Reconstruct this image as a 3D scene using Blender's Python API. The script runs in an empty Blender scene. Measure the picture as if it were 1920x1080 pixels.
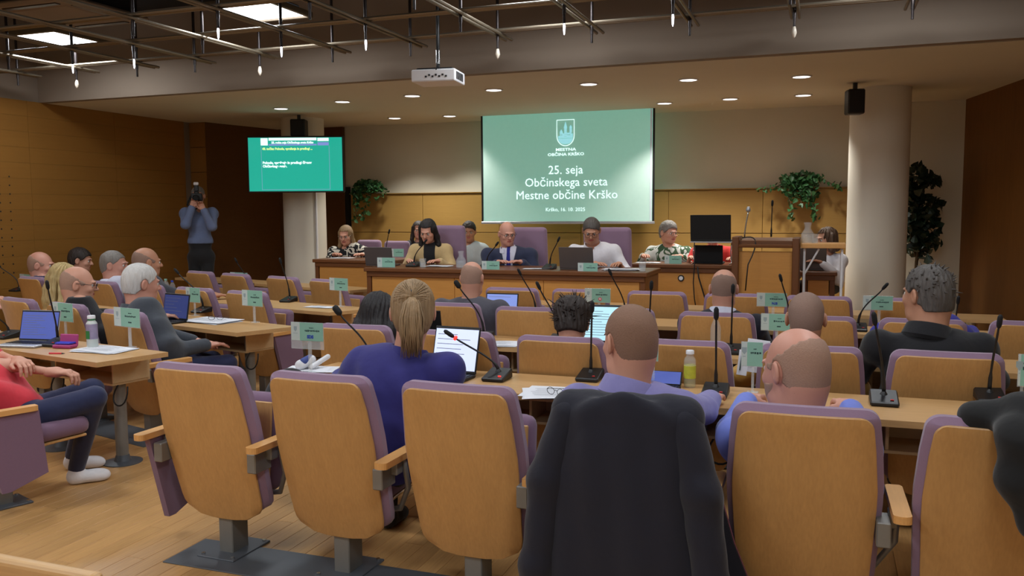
import bpy, bmesh, math, random
import numpy as np
from mathutils import Vector, Matrix, Euler
random.seed(7); rng = np.random.default_rng(5)
R = math.radians
SC = bpy.context.scene
COL = SC.collection
P_PANEL, P_DOWN, P_DOWN2 = 22.0, 16.0, 95.0

# ------------------------------------------------------------------ camera, world, exposure
F_PX, PITCH, YAW, CAM_H, ROLL = 1612.0, .0903, .3485, 1.534, -.0063
cam_d = bpy.data.cameras.new('camera'); cam = bpy.data.objects.new('camera', cam_d); COL.objects.link(cam)
cam_d.sensor_width = 36.0; cam_d.lens = 36.0 * F_PX / 1920.0; cam_d.clip_start = .05; cam_d.clip_end = 100
cam.location = (0, 0, CAM_H)
cam.rotation_euler = (Matrix.Rotation(YAW, 4, 'Z') @ Matrix.Rotation(math.pi/2 - PITCH, 4, 'X') @ Matrix.Rotation(ROLL, 4, 'Z')).to_euler()
SC.camera = cam
w = bpy.data.worlds.new('world'); SC.world = w; w.use_nodes = True
w.node_tree.nodes['Background'].inputs[0].default_value = (.5, .55, .65, 1)
w.node_tree.nodes['Background'].inputs[1].default_value = .02
SC.view_settings.view_transform = 'Standard'; SC.view_settings.look = 'None'
SC.view_settings.gamma = 1; SC.view_settings.use_curve_mapping = False
SC.view_settings.exposure = 0.18

def ray(px, py):
    a, b = px - 960, py - 540
    x = a*math.cos(ROLL) + b*math.sin(ROLL); y = -a*math.sin(ROLL) + b*math.cos(ROLL)
    r, u = x/F_PX, -y/F_PX
    d = math.cos(PITCH) + u*math.sin(PITCH); z = u*math.cos(PITCH) - math.sin(PITCH)
    return (r*math.cos(YAW) - d*math.sin(YAW), r*math.sin(YAW) + d*math.cos(YAW), z)
def onz(px, py, z):
    v = ray(px, py); t = (z - CAM_H)/v[2]; return Vector((v[0]*t, v[1]*t, z))
def onY(px, py, Y):
    v = ray(px, py); t = Y/v[1]; return Vector((v[0]*t, Y, CAM_H + v[2]*t))

# ------------------------------------------------------------------ lamps of the room
DAY = (.90, .96, 1.0); WARM = (1.0, .86, .66)
def area_lamp(x, y, z, sx, sy, power, col):
    l = bpy.data.lights.new('panel_lamp', 'AREA'); l.shape = 'RECTANGLE'; l.size = sx; l.size_y = sy; l.energy = power; l.color = col
    o = bpy.data.objects.new('panel_lamp', l); COL.objects.link(o); o.location = (x, y, z); return o
def spot_lamp(x, y, z, power, col, ang=105, blend=.6):
    l = bpy.data.lights.new('downlight_lamp', 'SPOT'); l.energy = power; l.color = col; l.spot_size = R(ang); l.spot_blend = blend; l.shadow_soft_size = .07
    o = bpy.data.objects.new('downlight_lamp', l); COL.objects.link(o); o.location = (x, y, z); return o
PANELS = [(-7.15, 6.6), (-4.6, 6.35)] + [(x, y) for x in (-7.15, -4.6, -2.05, .4) for y in (3.6, .9, -1.8)] + [(-2.05, 6.35), (.5, 6.35)]
PANEL_Z = 3.25
for i, (x, y) in enumerate(PANELS):
    area_lamp(x, y, PANEL_Z - .035, .58, .58, P_PANEL if y > -1 else P_PANEL*.8, DAY)
DOWN = [(527,203),(642,190),(773,179),(926,168),(1104,157),(1291,149),(1503,143),(740,221),(843,217),(1246,193),(1369,185),(1506,178)]
DOWN_P = [onz(x, y, 2.8) for x, y in DOWN]
for i, p in enumerate(DOWN_P):
    spot_lamp(p.x, p.y, 2.765, P_DOWN2 if i > 6 else P_DOWN, (1.0, .98, .92))

# ------------------------------------------------------------------ materials
def new_mat(name):
    m = bpy.data.materials.new(name); m.use_nodes = True
    return m, m.node_tree, m.node_tree.nodes['Principled BSDF']
def srgb(r, g, b):
    f = lambda c: ((c/255 + .055)/1.055)**2.4 if c > 10 else c/255/12.92
    return (f(r), f(g), f(b), 1)
def mat(name, rgb, rough=.6, metal=0, noise=0, scale=20, bump=0, bscale=None, emit=None, es=1, trans=0, alpha=1, sheen=0, stretch=None, spec=None):
    m, nt, b = new_mat(name)
    c = srgb(*rgb); N = nt.nodes; L = nt.links
    b.inputs['Base Color'].default_value = c; b.inputs['Roughness'].default_value = rough; b.inputs['Metallic'].default_value = metal
    tc = N.new('ShaderNodeTexCoord')
    mp = N.new('ShaderNodeMapping'); L.new(tc.outputs['Object'], mp.inputs[0])
    if stretch: mp.inputs['Scale'].default_value = stretch
    nz = N.new('ShaderNodeTexNoise'); nz.inputs['Scale'].default_value = scale; nz.inputs['Detail'].default_value = 4; L.new(mp.outputs[0], nz.inputs[0])
    amt = noise if noise else .04
    mx = N.new('ShaderNodeMixRGB'); mx.blend_type = 'MIX'
    mx.inputs[1].default_value = tuple(min(1, k*(1-amt)) for k in c[:3]) + (1,)
    mx.inputs[2].default_value = tuple(min(1, k*(1+amt)) for k in c[:3]) + (1,)
    L.new(nz.outputs[0], mx.inputs[0]); L.new(mx.outputs[0], b.inputs['Base Color'])
    if bump:
        n2 = N.new('ShaderNodeTexNoise'); n2.inputs['Scale'].default_value = bscale or scale; n2.inputs['Detail'].default_value = 3; L.new(mp.outputs[0], n2.inputs[0])
        bp = N.new('ShaderNodeBump'); bp.inputs['Strength'].default_value = bump; bp.inputs['Distance'].default_value = .02
        L.new(n2.outputs[0], bp.inputs['Height']); L.new(bp.outputs[0], b.inputs['Normal'])
    if emit: b.inputs['Emission Color'].default_value = srgb(*emit); b.inputs['Emission Strength'].default_value = es
    if trans: b.inputs['Transmission Weight'].default_value = trans; b.inputs['IOR'].default_value = 1.3
    if alpha < 1: b.inputs['Alpha'].default_value = alpha
    if sheen: b.inputs['Sheen Weight'].default_value = sheen
    if spec is not None: b.inputs['Specular IOR Level'].default_value = spec
    return m
def wood(name, rgb, axis='Z', rough=.38, contrast=.16, scale=9, rand=.06, spec=.5):
    m, nt, b = new_mat(name); N = nt.nodes; L = nt.links
    tc = N.new('ShaderNodeTexCoord'); mp = N.new('ShaderNodeMapping'); L.new(tc.outputs['Object'], mp.inputs[0])
    s = [scale]*3; s['XYZ'.index(axis)] = scale*.07; mp.inputs['Scale'].default_value = s
    oi = N.new('ShaderNodeObjectInfo'); ad = N.new('ShaderNodeVectorMath'); ad.operation = 'ADD'
    ml = N.new('ShaderNodeVectorMath'); ml.operation = 'SCALE'; ml.inputs[3].default_value = 1; 
    cmb = N.new('ShaderNodeCombineXYZ'); mr = N.new('ShaderNodeMath'); mr.operation = 'MULTIPLY'; mr.inputs[1].default_value = 37
    L.new(oi.outputs['Random'], mr.inputs[0])
    for k in range(3): L.new(mr.outputs[0], cmb.inputs[k])
    L.new(mp.outputs[0], ad.inputs[0]); L.new(cmb.outputs[0], ad.inputs[1])
    n1 = N.new('ShaderNodeTexNoise'); n1.inputs['Scale'].default_value = 2.2; n1.inputs['Detail'].default_value = 8; n1.inputs['Roughness'].default_value = .65; n1.inputs['Distortion'].default_value = .6
    L.new(ad.outputs[0], n1.inputs[0])
    n3 = N.new('ShaderNodeTexNoise'); n3.inputs['Scale'].default_value = 14; n3.inputs['Detail'].default_value = 2; L.new(ad.outputs[0], n3.inputs[0])
    av = N.new('ShaderNodeMath'); av.operation = 'ADD'; L.new(n1.outputs[0], av.inputs[0]); L.new(n3.outputs[0], av.inputs[1])
    hf = N.new('ShaderNodeMath'); hf.operation = 'MULTIPLY'; hf.inputs[1].default_value = .5; L.new(av.outputs[0], hf.inputs[0])
    cr = N.new('ShaderNodeValToRGB'); c = srgb(*rgb)
    cr.color_ramp.elements[0].position = .3; cr.color_ramp.elements[1].position = .72
    cr.color_ramp.elements[0].color = (c[0]*(1-contrast), c[1]*(1-contrast*1.2), c[2]*(1-contrast*1.5), 1)
    cr.color_ramp.elements[1].color = (min(1,c[0]*(1+contrast)), c[1]*(1+contrast), c[2]*(1+contrast*.8), 1)
    L.new(hf.outputs[0], cr.inputs[0])
    hs = N.new('ShaderNodeHueSaturation'); L.new(cr.outputs[0], hs.inputs['Color'])
    ma = N.new('ShaderNodeMapRange'); ma.inputs[3].default_value = 1-rand; ma.inputs[4].default_value = 1+rand
    L.new(oi.outputs['Random'], ma.inputs[0]); L.new(ma.outputs[0], hs.inputs['Value'])
    L.new(hs.outputs[0], b.inputs['Base Color']); b.inputs['Roughness'].default_value = rough; b.inputs['Specular IOR Level'].default_value = spec
    bp = N.new('ShaderNodeBump'); bp.inputs['Strength'].default_value = .08; bp.inputs['Distance'].default_value = .005
    L.new(hf.outputs[0], bp.inputs['Height']); L.new(bp.outputs[0], b.inputs['Normal'])
    return m
M = {}
M['chairwood'] = wood('beech_veneer', (190,145,90), 'Z', .42, .11)
M['deskwood'] = wood('desk_beech', (198,156,106), 'X', .36, .10)
M['armwood'] = wood('arm_beech', (212,158,95), 'Y', .4, .08)
M['shelfwood'] = wood('pale_shelf_veneer', (196,168,128), 'X', .5, .06)
M['daiswood'] = wood('dais_front_veneer', (196,138,68), 'X', .42, .08)
M['darkwood'] = wood('dark_cherry', (108,66,36), 'X', .35, .14)
M['darkwoodv'] = wood('dark_cherry_upright', (108,66,36), 'Z', .35, .14)
M['wallwood'] = wood('wall_veneer', (142,98,42), 'Y', .6, .05, 3, .03, .25)
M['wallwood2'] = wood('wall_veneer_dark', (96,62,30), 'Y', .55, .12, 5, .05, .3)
M['wallwoodr'] = wood('right_wall_veneer', (118,78,36), 'Z', .6, .14, 4, .05, .25)
M['dado'] = wood('dado_veneer', (158,124,66), 'X', .5, .07, 5, .04, .3)
M['floor'] = wood('floor_oak', (190,146,94), 'Y', .34, .16, 8, .10)
M['purple'] = mat('purple_fabric', (140,112,136), .9, noise=.06, scale=160, bump=.12, bscale=500, sheen=.3)
M['purpled'] = mat('purple_seat_fabric', (120,92,114), .92, noise=.06, scale=160, bump=.12, bscale=500, sheen=.2)
M['steel'] = mat('grey_painted_steel', (128,126,122), .45, .35, noise=.04, scale=30)
M['steeld'] = mat('dark_floor_plate', (88,92,98), .5, .3, noise=.08, scale=12)
M['chrome'] = mat('chrome', (200,200,200), .2, 1)
M['black'] = mat('black_plastic', (22,22,24), .45, noise=.1)
M['blackm'] = mat('black_matte', (14,14,16), .8, noise=.1)
M['cable'] = mat('black_cable', (16,16,18), .6)
M['cream'] = mat('cream_paint', (206,200,182), .9, noise=.03, scale=3)
M['creamp'] = mat('pillar_paint', (214,208,194), .85, noise=.02, scale=3)
M['beam'] = mat('beam_paint', (132,118,104), .9, noise=.03, scale=3)
M['plenum'] = mat('dark_plenum', (15,14,15), .95, noise=.2, scale=3)
M['truss'] = mat('brushed_rod', (128,118,102), .4, .7, noise=.12, scale=60, stretch=(1,1,1))
M['tube'] = mat('dark_tube', (52,46,46), .35, .6)
M['bulb'] = mat('frosted_glass_drop', (205,195,180), .3)
M['bulbbright'] = mat('bright_glass_drop', (255,255,255), .3, emit=(240,240,255), es=4)  # bright streak of a glass drop, put in as emission
M['paper'] = mat('white_paper', (225,226,232), .85, noise=.02)
M['paperb'] = mat('printed_grey', (120,122,130), .85)
M['mint'] = mat('mint_card', (138,186,168), .6)
M['mintpale'] = mat('pale_card', (192,204,200), .6)
M['ink'] = mat('dark_ink', (40,70,68), .7)
M['inkgrey'] = mat('grey_crest_ink', (150,166,170), .7)
M['acrylic'] = mat('clear_acrylic', (225,232,235), .12, alpha=.28)
M['glass'] = mat('clear_glass', (225,232,235), .05, alpha=.22)
M['water'] = mat('clear_water', (220,230,235), .05, alpha=.18)
M['white'] = mat('white_plastic', (222,222,226), .5)
M['silver'] = mat('silver_plastic', (176,178,184), .35, .5)
M['laptopgrey'] = mat('grey_laptop_lid', (92,84,82), .4, .3)
M['scr_blue'] = mat('blue_lit_screen', (40,50,110), .4, emit=(92,108,188), es=.55)
M['scr_dim'] = mat('dim_blue_screen', (30,36,70), .4, emit=(50,64,120), es=.6)
M['scr_lb'] = mat('pale_blue_screen', (70,80,140), .4, emit=(130,150,215), es=.8)
M['scr_white'] = mat('white_lit_screen', (120,130,160), .4, emit=(205,215,250), es=.95)
M['scr_cyan'] = mat('cyan_lit_screen', (120,150,170), .4, emit=(170,215,228), es=.95)
M['scr_green'] = mat('green_lit_screen', (10,60,50), .3, emit=(14,160,138), es=1.0)
M['scr_text'] = mat('white_screen_text', (90,120,120), .4, emit=(215,240,235), es=1.2)
M['scr_gold'] = mat('yellow_screen_text', (90,120,80), .4, emit=(205,240,150), es=1.0)
M['scr_line'] = mat('slate_screen_line', (60,90,110), .4, emit=(110,165,185), es=.8)
M['red_led'] = mat('red_lamp', (255,40,30), .4, emit=(255,40,30), es=2.5)
M['leaf'] = mat('ivy_leaf', (48,92,50), .5, noise=.35, scale=9)
M['leafd'] = mat('ficus_leaf', (26,44,28), .45, noise=.3, scale=9)
M['stem'] = mat('plant_stem', (74,58,36), .8)
M['pot'] = mat('terracotta_pot', (120,70,46), .8)
M['skin'] = mat('skin', (206,150,126), .55, noise=.05, scale=30)
M['skint'] = mat('skin_tan', (190,136,108), .5, noise=.05, scale=30)
M['skinp'] = mat('skin_pink', (206,148,128), .5, noise=.08, scale=14)
M['lips'] = mat('lips', (170,92,84), .5)
M['eyew'] = mat('eye_white', (215,208,200), .3)
M['iris'] = mat('iris_dark', (38,28,24), .3)
M['brow'] = mat('eyebrow_dark', (60,46,38), .9)
def hairmat(n, rgb, amt=.35, sc=60, st=(1,1,.12), rough=.6): return mat(n, rgb, rough, noise=amt, scale=sc, stretch=st, bump=.6, bscale=sc)
M['h_black'] = hairmat('hair_black', (28,23,24)); M['h_dark'] = hairmat('hair_dark_brown', (44,33,28))
M['h_brown'] = hairmat('hair_brown', (84,60,42)); M['h_blonde'] = hairmat('hair_dark_blonde', (146,118,84), .4)
M['h_lblonde'] = hairmat('hair_light_blonde', (196,172,120), .4)
M['h_grey'] = hairmat('hair_grey', (130,124,118), .35); M['h_white'] = hairmat('hair_white', (196,192,188), .15)
M['h_dgrey'] = hairmat('hair_dark_grey', (82,76,72), .4)
M['st_brown'] = mat('stubble_brown', (132,100,82), .85, noise=.12, scale=200, bump=.2)
M['st_grey'] = mat('stubble_grey', (164,130,112), .85, noise=.14, scale=200, bump=.2)
M['st_dark'] = mat('stubble_dark', (142,114,100), .85, noise=.14, scale=200, bump=.2)
def cloth(n, rgb, noise=.08, scale=40, bump=.35, bs=9): return mat(n, rgb, .9, noise=noise, scale=scale, bump=bump, bscale=bs, sheen=.15)
for n, c in dict(blueblazer=(44,41,112), lilac=(132,126,178), ltblue=(112,126,206), navy=(19,19,34), suit=(40,46,72), greytee=(74,72,82), blacktop=(18,17,22),
    mustard=(176,130,48), slate=(62,66,74), whiteshirt=(206,206,222), greyjkt=(62,62,70), navysuit=(40,42,78), beige=(196,168,120), white=(226,224,230),
    photoblue=(110,124,160), trousers=(26,26,30), jeans=(34,40,74), red=(214,52,66), redtop=(206,44,40), royal=(44,40,140), palewhite=(200,210,212), tie=(36,40,130), darkcoat=(7,7,9), greentop=(214,220,212), shoe=(24,22,22), sneaker=(224,220,222)).items():
    M['c_'+n] = cloth(n+'_cloth', c)
def pattern_mat(name, c1, c2, scale, thr=.5, c3=None):
    m, nt, b = new_mat(name); N = nt.nodes; L = nt.links
    tc = N.new('ShaderNodeTexCoord'); nz = N.new('ShaderNodeTexNoise'); nz.inputs['Scale'].default_value = scale; nz.inputs['Distortion'].default_value = 1.6; nz.inputs['Detail'].default_value = 1
    L.new(tc.outputs['Object'], nz.inputs[0]); cr = N.new('ShaderNodeValToRGB'); cr.color_ramp.interpolation = 'CONSTANT'
    cr.color_ramp.elements[0].color = srgb(*c1); cr.color_ramp.elements[1].color = srgb(*c2); cr.color_ramp.elements[1].position = thr
    if c3: e = cr.color_ramp.elements.new(thr+.12); e.color = srgb(*c3)
    L.new(nz.outputs[0], cr.inputs[0]); L.new(cr.outputs[0], b.inputs['Base Color']); b.inputs['Roughness'].default_value = .9
    return m
M['c_floral'] = pattern_mat('floral_black_white', (20,20,26), (206,200,186), 13, .53)
M['c_greenwhite'] = pattern_mat('green_white_abstract', (214,216,210), (64,92,66), 5.5, .52, (205,208,200))

# ------------------------------------------------------------------ mesh helpers
class MB:
    def __init__(s): s.v = []; s.f = []; s.m = []
    def add(s, vs, fs, mi=0):
        o = len(s.v); s.v += [tuple(p) for p in vs]; s.f += [tuple(i+o for i in q) for q in fs]; s.m += [mi]*len(fs); return s
    def build(s, name, mats, parent=None, smooth=False, loc=None, rot=None):
        me = bpy.data.meshes.new(name); me.from_pydata(s.v, [], s.f)
        if not isinstance(mats, (list, tuple)): mats = [mats]
        for m in mats: me.materials.append(m)
        if len(mats) > 1: me.polygons.foreach_set('material_index', s.m)
        if smooth: me.polygons.foreach_set('use_smooth', [True]*len(me.polygons))
        me.update()
        if smooth == 'auto':
            try: me.set_sharp_from_angle(angle=R(40))
            except Exception: pass
        return link(name, me, parent, loc, rot)
def link(name, me, parent=None, loc=None, rot=None):
    o = bpy.data.objects.new(name, me); COL.objects.link(o)
    if parent: o.parent = parent
    if loc is not None: o.location = loc
    if rot is not None: o.rotation_euler = rot
    return o
def thing(name, label, cat, loc=(0,0,0), rz=0, group=None):
    o = bpy.data.objects.new(name, None); COL.objects.link(o); o.location = loc; o.rotation_euler = (0,0,rz); o.empty_display_size = .1
    o['label'] = label; o['category'] = cat
    if group: o['group'] = group
    return o
def tag(o, label, cat, group=None):
    o['label'] = label; o['category'] = cat
    if group: o['group'] = group
    return o
def onX(px, py, X):
    v = ray(px, py); t = X/v[0]; return Vector((X, v[1]*t, CAM_H + v[2]*t))
def under(part, *subs):
    for s_ in subs: s_.parent = part
    return part
def struct(o): o['kind'] = 'structure'; return o
_bc = {}
def bx(c, s, bev=0.0, rot=None, seg=1):
    """box: centre, size -> (verts, faces)"""
    if bev <= 0:
        vs = [Vector((x, y, z)) for x in (-.5, .5) for y in (-.5, .5) for z in (-.5, .5)]
        fs = [(0,1,3,2),(4,6,7,5),(0,4,5,1),(2,3,7,6),(0,2,6,4),(1,5,7,3)]
        vs = [Vector((v.x*s[0], v.y*s[1], v.z*s[2])) for v in vs]
    else:
        key = (round(s[0],4), round(s[1],4), round(s[2],4), bev, seg)
        if key not in _bc:
            bm = bmesh.new(); bmesh.ops.create_cube(bm, size=1)
            for v in bm.verts: v.co = Vector((v.co.x*s[0], v.co.y*s[1], v.co.z*s[2]))
            bmesh.ops.bevel(bm, geom=bm.edges[:], offset=min(bev, min(s)*.49), segments=seg, affect='EDGES', profile=.5)
            bm.verts.index_update(); _bc[key] = ([v.co.copy() for v in bm.verts], [tuple(v.index for v in f.verts) for f in bm.faces]); bm.free()
        vs, fs = _bc[key]
    if rot is not None:
        q = Euler(rot).to_matrix() if not isinstance(rot, Matrix) else rot
        vs = [q @ v for v in vs]
    c = Vector(c); return [v + c for v in vs], fs
def box(c, s, bev=0.0, rot=None, seg=1):
    return MB().add(*bx(c, s, bev, rot, seg))
def cyl(a, b, ra, rb=None, n=12, caps=True):
    a, b = Vector(a), Vector(b); rb = ra if rb is None else rb
    d = (b-a).normalized(); t = d.orthogonal().normalized(); u = d.cross(t)
    vs = [a + (t*math.cos(2*math.pi*i/n) + u*math.sin(2*math.pi*i/n))*ra for i in range(n)] + [b + (t*math.cos(2*math.pi*i/n) + u*math.sin(2*math.pi*i/n))*rb for i in range(n)]
    fs = [(i, (i+1) % n, n+(i+1) % n, n+i) for i in range(n)]
    if caps: fs += [tuple(range(n))[::-1], tuple(range(n, 2*n))]
    return vs, fs
def tube(pts, r, n=8, closed=False):
    pts = [Vector(p) for p in pts]; vs = []; fs = []; k = len(pts)
    rr = r if isinstance(r, (list, tuple)) else [r]*k
    prev = None
    for i, p in enumerate(pts):
        if closed: d = pts[(i+1) % k] - pts[i-1]
        else: d = pts[min(i+1, k-1)] - pts[max(i-1, 0)]
        d.normalize()
        if prev is None: t = d.orthogonal().normalized()
        else:
            t = prev - d*prev.dot(d); t = t.normalized() if t.length > 1e-6 else d.orthogonal().normalized()
        prev = t; u = d.cross(t)
        vs += [p + (t*math.cos(2*math.pi*j/n) + u*math.sin(2*math.pi*j/n))*rr[i] for j in range(n)]
    m = k if closed else k-1
    for i in range(m):
        a, b = i*n, ((i+1) % k)*n
        fs += [(a+j, a+(j+1) % n, b+(j+1) % n, b+j) for j in range(n)]
    if not closed: fs += [tuple(range(n))[::-1], tuple(range((k-1)*n, k*n))]
    return vs, fs
def lathe(prof, c=(0,0,0), n=20):
    """prof: list of (r,z) bottom to top"""
    c = Vector(c); vs = []; fs = []
    for r, z in prof: vs += [c + Vector((r*math.cos(2*math.pi*j/n), r*math.sin(2*math.pi*j/n), z)) for j in range(n)]
    for i in range(len(prof)-1):
        fs += [(i*n+j, i*n+(j+1) % n, (i+1)*n+(j+1) % n, (i+1)*n+j) for j in range(n)]
    fs += [tuple(range(n))[::-1], tuple(range((len(prof)-1)*n, len(prof)*n))]
    return vs, fs
def bez(p0, p1, p2, p3, n=10):
    p0, p1, p2, p3 = map(Vector, (p0, p1, p2, p3))
    return [p0*(1-t)**3 + p1*3*t*(1-t)**2 + p2*3*t*t*(1-t) + p3*t**3 for t in [i/n for i in range(n+1)]]
def outline_slab(pts, ya, yb, inset=.006):
    """pts: outline in (x,z) ccw; slab between y=ya and y=yb with a small chamfer; ya, yb may be functions of (x,z)"""
    fa = ya if callable(ya) else (lambda x, z: ya); fb = yb if callable(yb) else (lambda x, z: yb)
    cx = sum(p[0] for p in pts)/len(pts); cz = sum(p[1] for p in pts)/len(pts)
    n = len(pts)
    def sh(p, k):
        d = Vector((p[0]-cx, p[1]-cz)); l = d.length; d *= (l-k)/l; return (cx+d.x, cz+d.y)
    return cx, cz, n, sh, fa, fb
def text(body, size, parent, mat_, loc, rot=(math.pi/2,0,0), name='lettering', align='CENTER', ext=.0006, bold=0, sx=1):
    c = bpy.data.curves.new(name, 'FONT'); c.body = body; c.size = size; c.align_x = align; c.align_y = 'CENTER'; c.extrude = ext; c.offset = bold; c.resolution_u = 2
    c.materials.append(mat_); o = bpy.data.objects.new(name, c); me = bpy.data.meshes.new_from_object(o); bpy.data.objects.remove(o)
    o = link(name, me, parent, loc, rot); o.scale = (sx, 1, 1)
    return o
def dup(root, loc, rz, label, group=None, extra=None):
    r = root.copy(); COL.objects.link(r); r.location = loc; r.rotation_euler = (0,0,rz); r['label'] = label
    if group: r['group'] = group
    for ch in list(root.children):
        c = ch.copy(); COL.objects.link(c); c.parent = r
        for g in ch.children:
            d = g.copy(); COL.objects.link(d); d.parent = c
    return r
M_GLOW = mat('downlight_glow', (255,250,240), .4, emit=(255,250,245), es=5)
M_GLOW2 = mat('panel_glow', (255,255,255), .4, emit=(250,250,255), es=5)
M_SLIDE = mat('projected_green_slide', (196,208,202), .8, emit=(78,142,128), es=.9)
M_MARG = mat('screen_margin', (215,225,235), .8, emit=(120,140,150), es=.3)
M['scr_castle'] = mat('pale_crest_fill', (150,200,205), .6, emit=(140,205,215), es=.9)
# ------------------------------------------------------------------ room shell
BY = 11.5; LX = -8.54; SZ = 2.8; UZ = 3.7; BULK = 7.55
ORD = ['first','second','third','fourth','fifth','sixth','seventh','eighth','ninth','tenth','eleventh','twelfth']
def floor_planks():
    fl = struct(box((-3, 3.8, -.06), (12.4, 15.8, .1)).build('floor', M['floor']))
    W, Lp = .092, 1.25; me = {}
    for i in range(62):
        x = -5.15 + i*W
        off = (i*0.37*Lp) % Lp
        for j in range(-1, 4):
            y0 = 1.75 + j*Lp + off - .4; y1 = y0 + Lp
            if y1 < 1.7 or y0 > 5.0: continue
            if x > -.9 and y0 > 3: continue
            if 'm' not in me:
                o = box((0,0,-.005), (W-.0016, Lp-.002, .011), .0007).build('floor_plank', M['floor'], fl); me['m'] = o.data
            else: o = link('floor_plank', me['m'], fl)
            o.location = (x, (y0+y1)/2, 0)
    return fl
floor_planks()
def wall_poly(name, p, q, z0, z1, m, t=.1):
    """upright slab from p to q (x,y), thickness to the right-hand side"""
    p, q = Vector(p), Vector(q); d = (q-p); n = Vector((d.y, -d.x)).normalized()*t
    vs = [(p.x,p.y,z0),(q.x,q.y,z0),(q.x+n.x,q.y+n.y,z0),(p.x+n.x,p.y+n.y,z0)]
    vs += [(a,b,z1) for a,b,_ in vs]
    return MB().add(vs, [(0,1,5,4),(1,2,6,5),(2,3,7,6),(3,0,4,7),(3,2,1,0),(4,5,6,7)]).build(name, m)
wl = struct(wall_poly('wall_left', (LX, 10.1), (LX, -4), 0, 3.8, M['beam']))
struct(wall_poly('wall_back', (2.2, BY), (-8.6, BY), 0, 3.8, M['cream']))
wr = struct(wall_poly('wall_right', (2.7, -4), (2.7, 5.4), 0, 3.8, M['cream']))
wr2 = struct(wall_poly('wall_right', (2.7, 5.4), (1.86, 9.7), 0, 3.8, M['wallwoodr']))
wr3 = struct(wall_poly('wall_right', (1.86, 9.7), (1.53, BY), 0, 3.8, M['wallwoodr']))
wb = struct(wall_poly('wall_front', (-8.7, -4), (2.8, -4), 0, 3.8, M['cream']))
# wooden boards on the left wall
me = None
for r in range(16):
    for c in range(4):
        y = 9.94 - .62 - 1.27*c
        if me is None: o = box((0,0,0), (.018, 1.268, .1738), .0008).build('wall_board', M['wallwood'], wl); me = o.data
        else: o = link('wall_board', me, wl)
        o.location = (LX + .009, y, .0875 + .175*r)
# perforated panel: dots on the nearest boards
d_ = MB()
for k in range(12):
    for j in range(2):
        q_ = onX([-2,17][j]+.8*k, 331+16.4*k, LX+.0182)
        d_.add(*cyl(q_, q_+Vector((.002,0,0)), .009, n=8))
d_.build('perforation', M['blackm'], wl)
o = box((LX+.009, .44, 1.4), (.018, 8.84, 2.79), .002).build('wall_board', M['wallwood'], wl)
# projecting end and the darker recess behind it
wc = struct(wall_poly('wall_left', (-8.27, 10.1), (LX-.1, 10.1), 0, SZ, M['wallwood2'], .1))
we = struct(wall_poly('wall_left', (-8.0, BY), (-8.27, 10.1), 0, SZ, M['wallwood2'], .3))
for r in range(8):
    for c in range(1):
        box((-8.405, 10.09, .175 + .35*r), (.262, .02, .343), .002).build('wall_board', M['wallwood'], wc)
# brown door panels left of the dado and the dark slot
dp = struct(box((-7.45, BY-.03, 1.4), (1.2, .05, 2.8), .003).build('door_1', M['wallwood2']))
sl = struct(box((-6.83, BY-.02, .95), (.12, .03, 1.9)).build('trim_1', M['blackm']))
box((-6.76, BY-.05, 1.05), (.05,.04,.02), .004).build('handle', M['steel'], dp)
# dado panelling of the back wall
da = struct(box((-3.15, BY-.01, .9), (7.2, .02, 1.76)).build('wall_dado', M['dado']))
me = None
for c in range(6):
    for r, (z0, z1) in enumerate([(.2,.62),(.624,1.215),(1.22,1.78)]):
        o = box((0,0,0), (1.195, .02, z1-z0-.004), .002).build('dado_panel', M['dado'], da)
        o.location = (-6.15 + 1.2*c, BY-.03, (z0+z1)/2)
box((-3.15, BY-.035, 1.79), (7.22, .06, .014), .003).build('dado_cap', M['dado'], da)
# ceilings
ce = struct(box((-3, (BULK+.1+BY)/2, SZ+.05), (12.2, BY-BULK-.1, .1)).build('ceiling', M['cream']))
p0 = onz(200,185,2.8); p1 = onz(1920,68,2.8)
struct(wall_poly('trim_2', (2.9, BULK-.06), (-8.7, BULK+.04), SZ-.001, UZ, M['beam'], .1))
struct(box((-3, 1.8, UZ+.05), (12.2, 11.8, .1)).build('ceiling', M['plenum']))
# dais platform
struct(box((-2.5, (7.72+BY)/2, .1), (7.6, BY-7.72, .2), .004).build('floor_dais', M['floor']))
# pillars
def pillar(x, y, r, name, label, z0=0):
    o = MB().add(*lathe([(r+.02, z0), (r+.02, z0+.08), (r, z0+.09), (r, SZ)], (x, y, 0), 48)).build(name, M['creamp'], smooth='auto')
    return struct(o)
PR = (.53, 10.15, .305); PL = (-6.80, 10.3, .29)
pillar(*PR, 'pillar_right', '', .2); pillar(*PL, 'pillar_left', '')
box((PL[0]+.27, PL[1]-.13, 1.1), (.02, .03, 2.2), .003).build('conduit', M['white'], bpy.data.objects['pillar_left'])

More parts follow.
